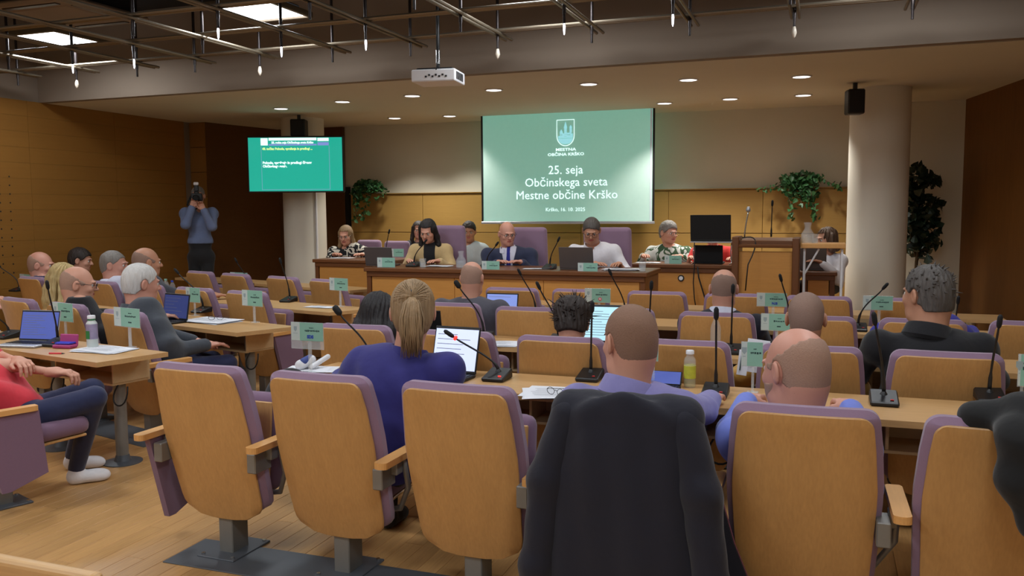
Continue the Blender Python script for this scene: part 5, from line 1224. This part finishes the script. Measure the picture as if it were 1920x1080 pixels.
plate(1447,562,56,24,YC,'name plate with blue N.Si marking right of the navy suit man',0,None,('N.Si',ink_b))
plate(1454,604,54,30,YB,'name plate half hidden by the cropped grey head in the second row')
plate(1646,568,56,25,YC,'name plate left of the heavy grey-haired man in black')
plate(1224,658,20,36,YA,'name plate mostly hidden behind the head of the man in lilac',0,None,False)
plate(1410,664,40,44,YA,'name plate left of the balding man in light blue, in front of white sheets',0,None,False)
plate(1917,694,16,58,YA+.1,'name plate cut by the right edge of the photo',0,None,False)
plate(1110,582,36,12,YB,'low name plate behind the bright laptop of the spiky-haired person',0,None,False,False)
plate(238,595,48,34,onz(240,652,DZ).y,'name plate beside the green-labelled bottle, on a clear post',R(-12),None)
plate(118,585,37,33,onz(130,632,DZ).y,'name plate behind the open laptop at the left edge',R(-12),None)
plate(473,559,38,28,onz(474,605,DZ).y,'name plate above the spread papers of the white-haired man',R(-12))
plate(362,553,26,26,onz(362,592,DZ).y,'name plate right of the dark laptop screen in the left block',R(-12),None,False)
plate(635,533,34,22,onz(636,575,DZ).y,'name plate on the far left-block desk nearest the dais',R(-14))
plate(448,522,32,21,8.0,'name plate right below the photographer, right one of two',R(-14))
plate(368,520,26,20,8.45,'name plate right below the photographer, left one of two',R(-14))
plate(52,526,29,22,6.95,'name plate before the bald man in the navy suit at the left wall',R(-14))
DT = .955
plate(724,492,33,17,7.86,'name plate in front of the grey laptop at the left end of the head table',0,None,False,False,DT)
plate(744,474,26,14,9.1,'name plate behind the head table left end, above another plate',0,None,False,False,.955)
plate(920,499,33,18,7.86,'name plate in front of the bald mayor in the suit',0,None,False,False,DT)
plate(1102,503,37,19,7.86,'name plate in front of the grey laptop of the man in the white shirt',0,None,False,False,DT)
plate(1262,487,32,15,9.42,'name plate in front of the woman in green and white',0,None,False,False,.94)

def mic(bx_, by_, hx, hy_, label, z=None, lit=False, big=False, bend=.5, hdY=-.05, baseY=None, base=True, rz=0, head_big=False):
    z = DZ if z is None else z
    b = onz(bx_, by_, z) if baseY is None else onY(bx_, by_, baseY)
    if baseY is not None: b.z = z
    h = onY(hx, hy_, b.y+hdY)
    t = thing('gooseneck_microphone', label, 'microphone', (b.x, b.y, z), rz, 'gooseneck microphones'); Ri_ = Matrix.Rotation(-rz, 3, 'Z')
    L = Ri_ @ (h - b)
    if base:
        vs, fs = bx((0,0,.018), (.115,.145,.034), .006); vs = [Vector((v.x, v.y, v.z*(1.0 + .9*(v.y/.145)) if v.z > .02 else v.z)) for v in vs]
        bo = MB().add(vs, fs).build('base', M['black'], t)
        box((.03,-.045,.028), (.014,.008,.004), .001).build('button', M['red_led'] if lit else M['c_redtop'], bo)
        MB().add(*lathe([(.020,.02),(.018,.036),(.009,.05),(.006,.052)], (0,.02,0), 12)).build('socket', M['black'], t, 'auto')
    p0 = Vector((0,.02,.04)) if base else Vector((0,0,0))
    up = Vector((0,0,L.length*bend)); pts = bez(p0, p0+up*.8, L*.72+Vector((0,0,L.z*.05)), L, 12)
    MB().add(*tube(pts, [.0085]*3+[.005]*8+[.0045]*2, 8)).build('gooseneck', M['black'], t, True)
    d = (pts[-1]-pts[-3]).normalized(); r = .0115 if not head_big else .018
    MB().add(*tube([L-d*.01, L, L+d*.012, L+d*.04, L+d*.05], [.006, r*.9, r, r*.95, r*.5], 10)).build('microphone_head', M['blackm'], t, True)
    if lit: MB().add(*tube([L-d*.026, L-d*.012], [.0125,.0125], 10)).build('light_ring', M['red_led'], t, True)
    return t
mic(541,566,527,493,'long microphone on the far left-block desk, in front of an empty chair')
mic(462,547,444,491,'microphone at the far left-block desk between two name plates', baseY=7.95, z=DZ)
mic(378,586,334,512,'microphone leaning left behind the white-haired man, beside the dark laptop')
mic(383,548,370,512,'microphone crossing the left name plate below the photographer', baseY=8.35, z=DZ)
mic(104,648,90,540,'microphone behind the pink pencil case, left block', bend=.4)
mic(12,634,-4,594,'microphone at the left edge behind the open laptop')
mic(34,552,0,500,'microphone at the left edge before the far wall', baseY=6.9, z=DZ)
mic(694,700,637,588,'microphone with a foam ball left of the blonde woman', head_big=True)
mic(905,648,861,538,'microphone in front of the grey T-shirt man', head_big=True, baseY=5.18, z=DZ)
mic(1003,580,976,514,'microphone on the third-row desk below the bald mayor', baseY=6.4, z=DZ)
mic(1045,618,1012,541,'microphone left of the spiky dark hair', baseY=5.2, z=DZ)
mic(1172,580,1146,515,'microphone right of the name plate with a red emblem', baseY=6.4, z=DZ)
mic(1216,612,1221,541,'upright microphone beyond the lilac shirt man, before a third-row chair', baseY=5.2, z=DZ)
mic(1106,712,1110,583,'tall upright microphone left of the lilac shirt man', bend=.35)
mic(1341,742,1343,596,'tall upright microphone with red button beside the lemon drink', bend=.35)
mic(1370,662,1374,548,'upright microphone before the navy suit man, left of white sheets', bend=.35)
mic(1480,592,1465,526,'microphone beyond the cropped grey head, below the lectern', baseY=6.4, z=DZ)
mic(932,712,848,630,'microphone with glowing red light ring right of the blonde woman', lit=True, bend=.25, head_big=False)
mic(1609,614,1656,541,'curved microphone left of the heavy man in black', bend=.5, baseY=6.35, z=DZ)
mic(1792,612,1796,568,'short microphone right of the heavy man in black', baseY=6.3, z=DZ)
mic(1657,757,1641,606,'microphone against the back of the heavy man in black', bend=.4)
mic(1856,752,1873,611,'tall microphone before the far right foreground chair', bend=.45)
mic(722,470,729,437,'small microphone on the left side table', baseY=9.3, z=.955)
mic(775,500,796,455,'microphone in front of the woman in the beige blazer', baseY=8.05, z=DT)
mic(911,495,930,460,'microphone in front of the bald mayor', baseY=8.05, z=DT)
mic(1030,505,1046,452,'microphone between the mayor and the man in the white shirt', baseY=8.05, z=DT)
lt_ = onY(1446,444,8.7)
mic(1446,444,1448,385,'upright microphone on the lectern', z=lt_.z, baseY=8.7, base=False)
b = onY(1396,446,8.62); h = onY(1403,397,8.62)
t = thing('lectern_microphone', 'silver microphone on a bent arm at the lectern left edge', 'microphone', b); L = h-b
MB().add(*tube(bez((0,0,0),(0,0,.1),L*.8,L,8),.007)).build('arm', M['chrome'], t, True); MB().add(*tube([L,L+Vector((.0,0,.02)),L+Vector((.002,0,.05))],[.018,.022,.012],10)).build('microphone_head', M['silver'], t, True)
MB().add(*tube(bez((-.02,-.01,.0),(.1,-.02,.03),(.16,0,-.0),(.05,-.16,-.25),8)+[Vector((.03,-.16,-.5))],.006)).build('cable', M['cable'], t, True)

def laptop(c, rz, w, d, lid_h, lid_m, scr_m, label, lean=15, scr_lines=0, group=None, body_m=None):
    """hinge at the local +y edge, screen faces local -y"""
    t = thing('laptop', label, 'laptop', c, rz, group)
    kb = box((0,0,.009), (w,d,.016), .004).build('keyboard_base', body_m or lid_m, t)
    k = MB()
    for i in range(5):
        for j in range(11): k.add(*bx((-w*.42+w*.084*j, d*.30-d*.10*i, .0185), (w*.068,d*.08,.003)))
    k.build('keys', M['black'], kb)
    a = R(lean); Rl = (-a,0,0); cz = lid_h/2
    cpos = Vector((0, d/2+math.sin(a)*cz, .016+math.cos(a)*cz))
    ld = box(cpos, (w,.008,lid_h), .003, Rl).build('lid', lid_m, t)
    n = Vector((0,-math.cos(a),math.sin(a)))
    if scr_m:
        sc = box(cpos+n*.0045, (w*.98,.0015,lid_h*.97), 0, Rl).build('bezel', M['black'], ld); s2 = box(cpos+n*.0055, (w*.94,.0012,lid_h*.88), 0, Rl).build('display', scr_m, ld)
        q = MB(); r_ = random.Random(int(w*1000)); u = Vector((0,math.sin(a),math.cos(a)))
        for i in range(scr_lines):
            L_ = w*r_.uniform(.35,.75); q.add(*bx(cpos+n*.0065+u*(lid_h*(.32-.62*i/max(1,scr_lines-1)))+Vector((-w*.42+L_/2,0,0)), (L_,.0006,lid_h*.012), 0, Rl))
        if scr_lines: q.build('display_text', M['paperb'], ld)
    return t
p = onz(50,648,DZ); laptop(p+Vector((.0,.0,0)), R(8), .29, .20, .20, M['silver'], M['scr_blue'], 'open silver laptop with a blue page on the left-edge desk', 14, 9, body_m=M['silver'])
p = onz(325,603,DZ); laptop((p.x-.02,p.y-.08,DZ), R(-12), .30, .20, .20, M['black'], M['scr_dim'], 'open black laptop with a dark blue screen behind the white-haired man', 10, 6)
p = onY(934,577,6.30); laptop((p.x,6.28,DZ), R(2), .27, .2, .17, M['black'], M['scr_lb'], 'open laptop with pale blue screen before the grey T-shirt man', 12, 3)
p = onY(838,676,3.92); laptop((p.x,3.88,DZ), R(-4), .26, .2, .24, M['black'], M['scr_white'], 'black tablet computer with a white page before the blonde woman', 16, 7)
p = onY(1118,660,5.15); laptop((p.x+.02,5.08,DZ), R(4), .28, .2, .24, M['black'], M['scr_cyan'], 'open laptop with bright pale screen before the spiky-haired person', 14, 10)
p = onY(1236,712,4.0); laptop((p.x,3.95,DZ), R(0), .20, .14, .07, M['black'], M['scr_blue'], 'small dark tablet with a blue screen beyond the lilac shirt man', 35, 2)
p = onY(816,620,5.10); laptop((p.x,5.06,DZ), R(180), .24, .2, .20, M['black'], None, 'black laptop lid beside the ponytail of the blonde woman', 10)
p = onY(717,500,8.1); laptop((p.x,8.12,DT), F180+R(6), .31, .21, .19, M['laptopgrey'], M['scr_dim'], 'grey-brown laptop back at the left end of the head table', 12)
p = onY(1087,512,8.1); laptop((p.x,8.10,DT), F180, .34, .22, .21, M['laptopgrey'], M['scr_dim'], 'grey-brown laptop back before the man in the white shirt', 12)
p = onY(1331,500,9.6); laptop((p.x,9.60,.94), F180, .30, .2, .19, M['blackm'], M['scr_dim'], 'small black laptop back hiding the person in red', 10)
p = onY(1524,509,9.45); laptop((p.x,9.45,ST.location.z+onY(1503,509,9.2).z if False else onY(1503,509,9.2).z), F180, .26, .18, .22, M['laptopgrey'], M['scr_dim'], 'dark grey laptop back on the small table under the side shelf', 8)
# raised monitor-sized laptop on its stand
p = onY(1335,452,9.45); w_ = px_len(75, p)
t = thing('laptop_stand', 'thin metal stand raising the large black laptop left of the lectern', 'stand', (p.x, 9.45, .94)); hz = p.z-.94
box((0,0,hz-.008), (w_,.26,.014), .003).build('stand_shelf', M['silver'], t)
for s in (-1,1): MB().add(*tube([(s*w_*.46,.1,hz-.01),(s*w_*.46,.0,hz*.5),(s*w_*.46,.1,.01),(s*w_*.46,-.1,.005)], .007, 6)).build('leg', M['chrome'], t, True)
laptop((p.x, 9.45, p.z), F180, w_*.98, .24, px_len(47,p), M['blackm'], M['scr_dim'], 'large black laptop back raised on a stand left of the lectern', 10)
t = thing('loose_cable', 'black cables hanging down the front of the right side table', 'cable', (0,0,0))
c1 = [onY(x,y,9.24) for x,y in [(1303,462),(1302,500),(1300,530),(1302,560),(1304,572)]]; c3 = [onY(x,y,9.23) for x,y in [(1308,500),(1310,520),(1316,540),(1322,560),(1334,585)]]
MB().add(*tube(c1,.006)).build('cable', M['cable'], t, True); MB().add(*tube(c3,.008)).build('cable', M['cable'], t, True)

def paper(px, py, w, d, rz, label, z=None, n=1, name='paper_sheet', baseY=None, cat='paper'):
    z = DZ if z is None else z; p = onz(px, py, z) if baseY is None else onY(px, py, baseY)
    t = thing(name, label, cat, (p.x, p.y, z), rz)
    r_ = random.Random(int(px+py))
    for i in range(n):
        g = MB(); nx, ny = 6, 4; a = r_.uniform(-.25,.25) if i else 0; ox, oy = (r_.uniform(-.04,.04), r_.uniform(-.03,.03)) if i else (0,0)
        for j in range(ny+1):
            for k in range(nx+1):
                x, y = (k/nx-.5)*w, (j/ny-.5)*d; zz = .0025+.0022*i + .004*max(0,math.sin(x*14+i))*abs(y/d)
                g.v.append((ox+x*math.cos(a)-y*math.sin(a), oy+x*math.sin(a)+y*math.cos(a), zz))
        g.f = [(j*(nx+1)+k, j*(nx+1)+k+1, (j+1)*(nx+1)+k+1, (j+1)*(nx+1)+k) for j in range(ny) for k in range(nx)]; g.m = [0]*len(g.f)
        o = g.build('sheet', M['paper'], t)
        if i == n-1:
            q = MB()
            for j in range(7): q.add(*bx((ox-.01*w, oy+d*(.34-.1*j), .0075+.0022*i), (w*r_.uniform(.4,.75), d*.012, .0003)))
            q.build('printed_lines', M['paperb'], o)
    return t
paper(195,657,.34,.22,R(-6),'white sheets beside the green-labelled bottle, left-edge desk',n=3)
paper(398,603,.42,.26,R(-14),'spread white papers under eyeglasses, left block desk',n=5)
paper(606,576,.26,.13,R(-10),'single white sheet on the far left-block desk',n=2)
paper(1030,739,.24,.24,R(16),'white sheets under dark eyeglasses, left of the lilac shirt man',n=3)
paper(938,646,.25,.20,R(5),'white sheet on the second-row desk right of the red-lit microphone',n=2)
paper(590,694,.24,.16,R(20),'papers below the large name plate, left of the blonde woman',n=3)
paper(822,499,.26,.14,0,'papers in front of the woman in the beige blazer',DT,n=4,baseY=8.12)
paper(1005,510,.26,.12,0,'papers in front of the mayor',DT,n=2,baseY=8.02)
paper(1165,512,.30,.18,R(4),'stack of papers and folders at the right end of the head table',DT,n=6,baseY=8.05)
paper(640,483,.30,.14,0,'papers of the woman in the floral blouse',.955,n=2,baseY=9.25)
paper(380,528,.2,.12,R(-10),'small white sheet left of the two name plates, far desk',DZ,baseY=8.3)
paper(1216,492,.26,.14,0,'closed grey folder on the right side table',.94,n=2,baseY=9.5)
# standing white documents
t = thing('standing_documents', 'white sheets standing upright behind the name plate left of the balding man', 'paper', onz(1404,716,DZ))
b0 = t.location
for i, (x0,x1,y0,y1,a) in enumerate([(1384,1402,656,704,0),(1399,1440,636,700,0)]):
    p0, p1 = onY(x0,y0,b0.y+.06+.03*i), onY(x1,y1,b0.y+.06+.03*i); w_ = p1.x-p0.x; h_ = p0.z-p1.z
    box(((p0.x+p1.x)/2-b0.x, .06+.03*i, max(0.0,p1.z-DZ)+h_/2), (w_,.004,h_), .001, (R(-6),R(6),0)).build('sheet', M['paper'], t)
    box(((p0.x+p1.x)/2-b0.x-w_*.2, .055+.03*i, max(0,p1.z-DZ)+h_/2), (.006,.004,h_*.6), 0, (R(-6),R(6),0)).build('printed_edge', M['ink'], t)

def bottle(px, py, h, r, label, cap_m, body_m, lab_m=None, z=None, baseY=None, lab=(.3,.62), liquid=None, shape='pet'):
    z = DZ if z is None else z; p = onz(px, py, z) if baseY is None else onY(px, py, baseY)
    t = thing('drink_bottle', label, 'bottle', (p.x, p.y, z))
    pf = [(r*.8,0),(r,.01),(r,h*.25),(r*.93,h*.3),(r,h*.36),(r,h*.66),(r*.8,h*.76),(r*.42,h*.87),(r*.38,h*.92)] if shape == 'pet' else [(r*.9,0),(r,.008),(r,h*.72),(r*.9,h*.78),(r*.62,h*.84),(r*.6,h*.9)]
    MB().add(*lathe(pf,(0,0,0),20)).build('bottle_body', body_m, t, 'auto')
    k = .38 if shape == 'pet' else .62
    MB().add(*lathe([(r*k*1.12,h*.90),(r*k*1.12,h*.985),(r*k*1.0,h)],(0,0,0),16)).build('cap', cap_m, t, 'auto')
    if lab_m: MB().add(*lathe([(r*1.012,h*lab[0]),(r*1.012,h*lab[1])],(0,0,0),20)).build('label_sleeve', lab_m, t, 'auto')
    if liquid: MB().add(*lathe([(r*.9,.006),(r*.93,.012),(r*.93,h*.62)],(0,0,0),16)).build('drink', liquid, t, 'auto')
    return t
bottle(1293,726,.178,.028,'clear lemon drink bottle with white cap and yellow label',M['white'],M['glass'],None,liquid=mat('lemon_drink',(206,196,90),.3,alpha=.35),shape='w')
t = bpy.data.objects[-1] if False else [o for o in bpy.data.objects if o.name.startswith('drink_bottle')][-1]
MB().add(*lathe([(.0286,.045),(.0286,.105)],(0,0,0),20)).build('label_sleeve', mat('yellow_green_label',(190,190,60),.5,noise=.35,scale=40), t, 'auto')
bottle(1341,676,.235,.030,'clear water bottle with blue cap behind the tall upright microphone',mat('blue_cap',(40,70,190),.5),M['water'],baseY=5.05)
bottle(174,652,.205,.034,'white drink bottle with green and lilac label, left desk',M['white'],mat('milky_bottle',(196,204,200),.35),mat('lilac_green_label',(150,140,170),.5,noise=.5,scale=22),lab=(.28,.74),shape='w')
t = [o for o in bpy.data.objects if o.name.startswith('drink_bottle')][-1]
MB().add(*lathe([(.0236,.175),(.022,.185)],(0,0,0),16)).build('neck_ring', mat('green_neck',(40,110,70),.5), t); box((0,-.0347,.085),(.028,.002,.05),.0).build('leaf_print', mat('green_print',(40,120,60),.6), t)
bottle(323,532,.16,.028,'small water bottle with blue cap behind the bald man in dark grey',bpy.data.materials['blue_cap'],M['water'],baseY=6.95)
bottle(311,532,.17,.032,'clear bottle beside the small blue-capped bottle',M['mint'],M['glass'],baseY=7.0)
def carafe(px, Y, z, h, label):
    p = onY(px, 450, Y); t = thing('glass_carafe', label, 'carafe', (p.x, Y, z))
    MB().add(*lathe([(h*.26,0),(h*.30,h*.06),(h*.30,h*.45),(h*.15,h*.68),(h*.14,h*.8),(h*.19,h)],(0,0,0),20)).build('carafe_body', M['glass'], t, 'auto')
    MB().add(*lathe([(h*.24,.004),(h*.28,h*.06),(h*.28,h*.40)],(0,0,0),18)).build('water', M['water'], t, 'auto')
carafe(864,8.0,DT,.17,'glass water carafe between the beige blazer woman and the mayor')
carafe(1514,8.75,SHZ,.20,'glass water carafe on the side shelf by the lectern')
def glass(px, Y, z, label):
    p = onY(px, 450, Y); t = thing('drinking_glass', label, 'glass', (p.x, Y, z))
    MB().add(*lathe([(.026,0),(.030,.004),(.034,.09)],(0,0,0),16)).build('glass_wall', M['glass'], t, 'auto'); MB().add(*lathe([(.028,.004),(.031,.05)],(0,0,0),14)).build('water', M['water'], t, 'auto')
glass(792,7.98,DT,'small glass before the woman in the beige blazer'); glass(1398,0.0+8.62,lt_.z-.0,'small glass at the left of the lectern top') if False else None
glass(1528,8.72,SHZ,'drinking glass beside the carafe on the side shelf'); glass(1205,7.95,DT,'drinking glass at the right end of the head table')
# pencil case, pouch, glasses, rucksack, mouse
p = onz(124,652,DZ); t = thing('pencil_case', 'open magenta pencil case with blue pens, left desk', 'pencil case', p, R(6))
box((0,.03,.045),(.135,.012,.075),.005,(R(-8),0,0)).build('case_lid', mat('magenta_case',(170,62,120),.6), t); box((0,-.01,.012),(.135,.07,.022),.006).build('case_tray', bpy.data.materials['magenta_case'], t)
q = MB()
for k in range(5): q.add(*cyl((-.05,-.03+.012*k,.03+.004*(k%2)),(.055,-.028+.012*k,.032),.0055,n=8))
q.build('pens', mat('blue_pen',(50,60,190),.4), t)
t = thing('red_pen', 'red pen lying in front of the magenta pencil case', 'pen', onz(107,664,DZ)+Vector((0,0,.005)), R(15)); MB().add(*cyl((-.05,0,0),(.03,0,0),.0045,n=8)).build('barrel', M['c_red'], t,'auto'); MB().add(*cyl((.03,0,0),(.05,0,0),.0045,.001,8)).build('tip', M['black'], t,'auto')
p = onz(583,694,DZ); t = thing('travel_pouch', 'white and blue rounded object on the papers left of the blonde woman', 'pouch', (p.x,p.y,DZ+.008), R(25))
sdf_obj('pouch_body', [cap((-.05,-.02,.025),(.0,.02,.045),.026,k=.02), cap((-.06,.0,.02),(-.02,.05,.03),.022,k=.02)], .006, M['white'], t); sdf_obj('blue_band', [cap((-.035,-.015,.04),(-.005,.02,.052),.022,k=.01)], .006, mat('blue_band',(50,66,130),.6), t); sdf_obj('handle', [cap((.01,-.02,.015),(.085,.05,.055),.014,k=.01)], .006, M['white'], t)
def specs(px, py, rz, label):
    p = onz(px, py, DZ); t = thing('eyeglasses', label, 'glasses', (p.x,p.y,DZ+.016), rz); m = MB()
    for s in (-1,1):
        m.add(*tube([(s*.033+.024*math.cos(a),0,.017+.016*math.sin(a)) for a in [i*math.pi/7 for i in range(14)]], .0014, 5, True))
        MB().add(*tube([(s*.058,0,.022),(s*.062,.02,.02),(s*.055,.12,.006),(s*.052,.135,-.006)], .0016, 5)).build('temple', M['black'], t, True)
    m.add(*tube([(-.010,0,.02),(0,0,.024),(.010,0,.02)],.0014,5)); m.build('frame', M['black'], t, True)
specs(1042,748,R(-30),'thin dark eyeglasses lying on the sheets left of the lilac shirt man'); specs(405,604,R(20),'thin eyeglasses lying on the spread papers, left block')
t = thing('rucksack', 'black rucksack on the seat of the far left foreground chair', 'bag', (-2.34, 3.34, .42), R(-8))
sdf_obj('bag_body', [ell((.02,.02,.20),(.15,.09,.19),k=.05), ell((.02,-.01,.10),(.14,.09,.12),k=.05)], .009, M['c_darkcoat'], t, 0, lambda D,X,Y,Z: D+.004*np.sin(24*Z+10*X))
MB().add(*tube([(.12,-.07,.32),(.17,-.08,.20),(.16,-.07,.06)],.011)).build('strap', M['tube'], t, True); sdf_obj('front_pocket', [ell((.02,-.08,.14),(.10,.035,.09),k=.03)], .008, M['c_greyjkt'], t)
# photographer's camera
Hc = ph; fd = Vector((-math.sin(F180+R(34)), math.cos(F180+R(34)), 0))
cam_p = Vector(ph) + fd*.155 + Vector((0,0,-.02))
t = thing('photo_camera', 'black camera with a flash held to the eye of the standing photographer', 'camera', cam_p, R(34))
box((0,0,0),(.145,.06,.10),.014,None,2).build('camera_body', M['black'], t); box((0,0,.058),(.06,.055,.04),.012).build('prism_hump', M['black'], t)
MB().add(*lathe([(.036,0),(.038,.03),(.036,.034),(.040,.06),(.038,.10),(.034,.10),(.028,.09)],(0,0,0),20)).build('lens', M['blackm'], t, 'auto', loc=(0,-.03,-.008), rot=(math.pi/2,0,0))
box((0,0,.115),(.055,.045,.085),.008).build('flash_body', M['black'], t); box((0,-.006,.172),(.062,.055,.04),.008).build('flash_head', M['white'], t)
MB().add(*tube([(-.07,0,.02),(-.12,.02,-.10),(-.06,-.02,-.17),(.02,.02,-.14)],.010)).build('strap', M['blackm'], t, True)
# belt buckle strip
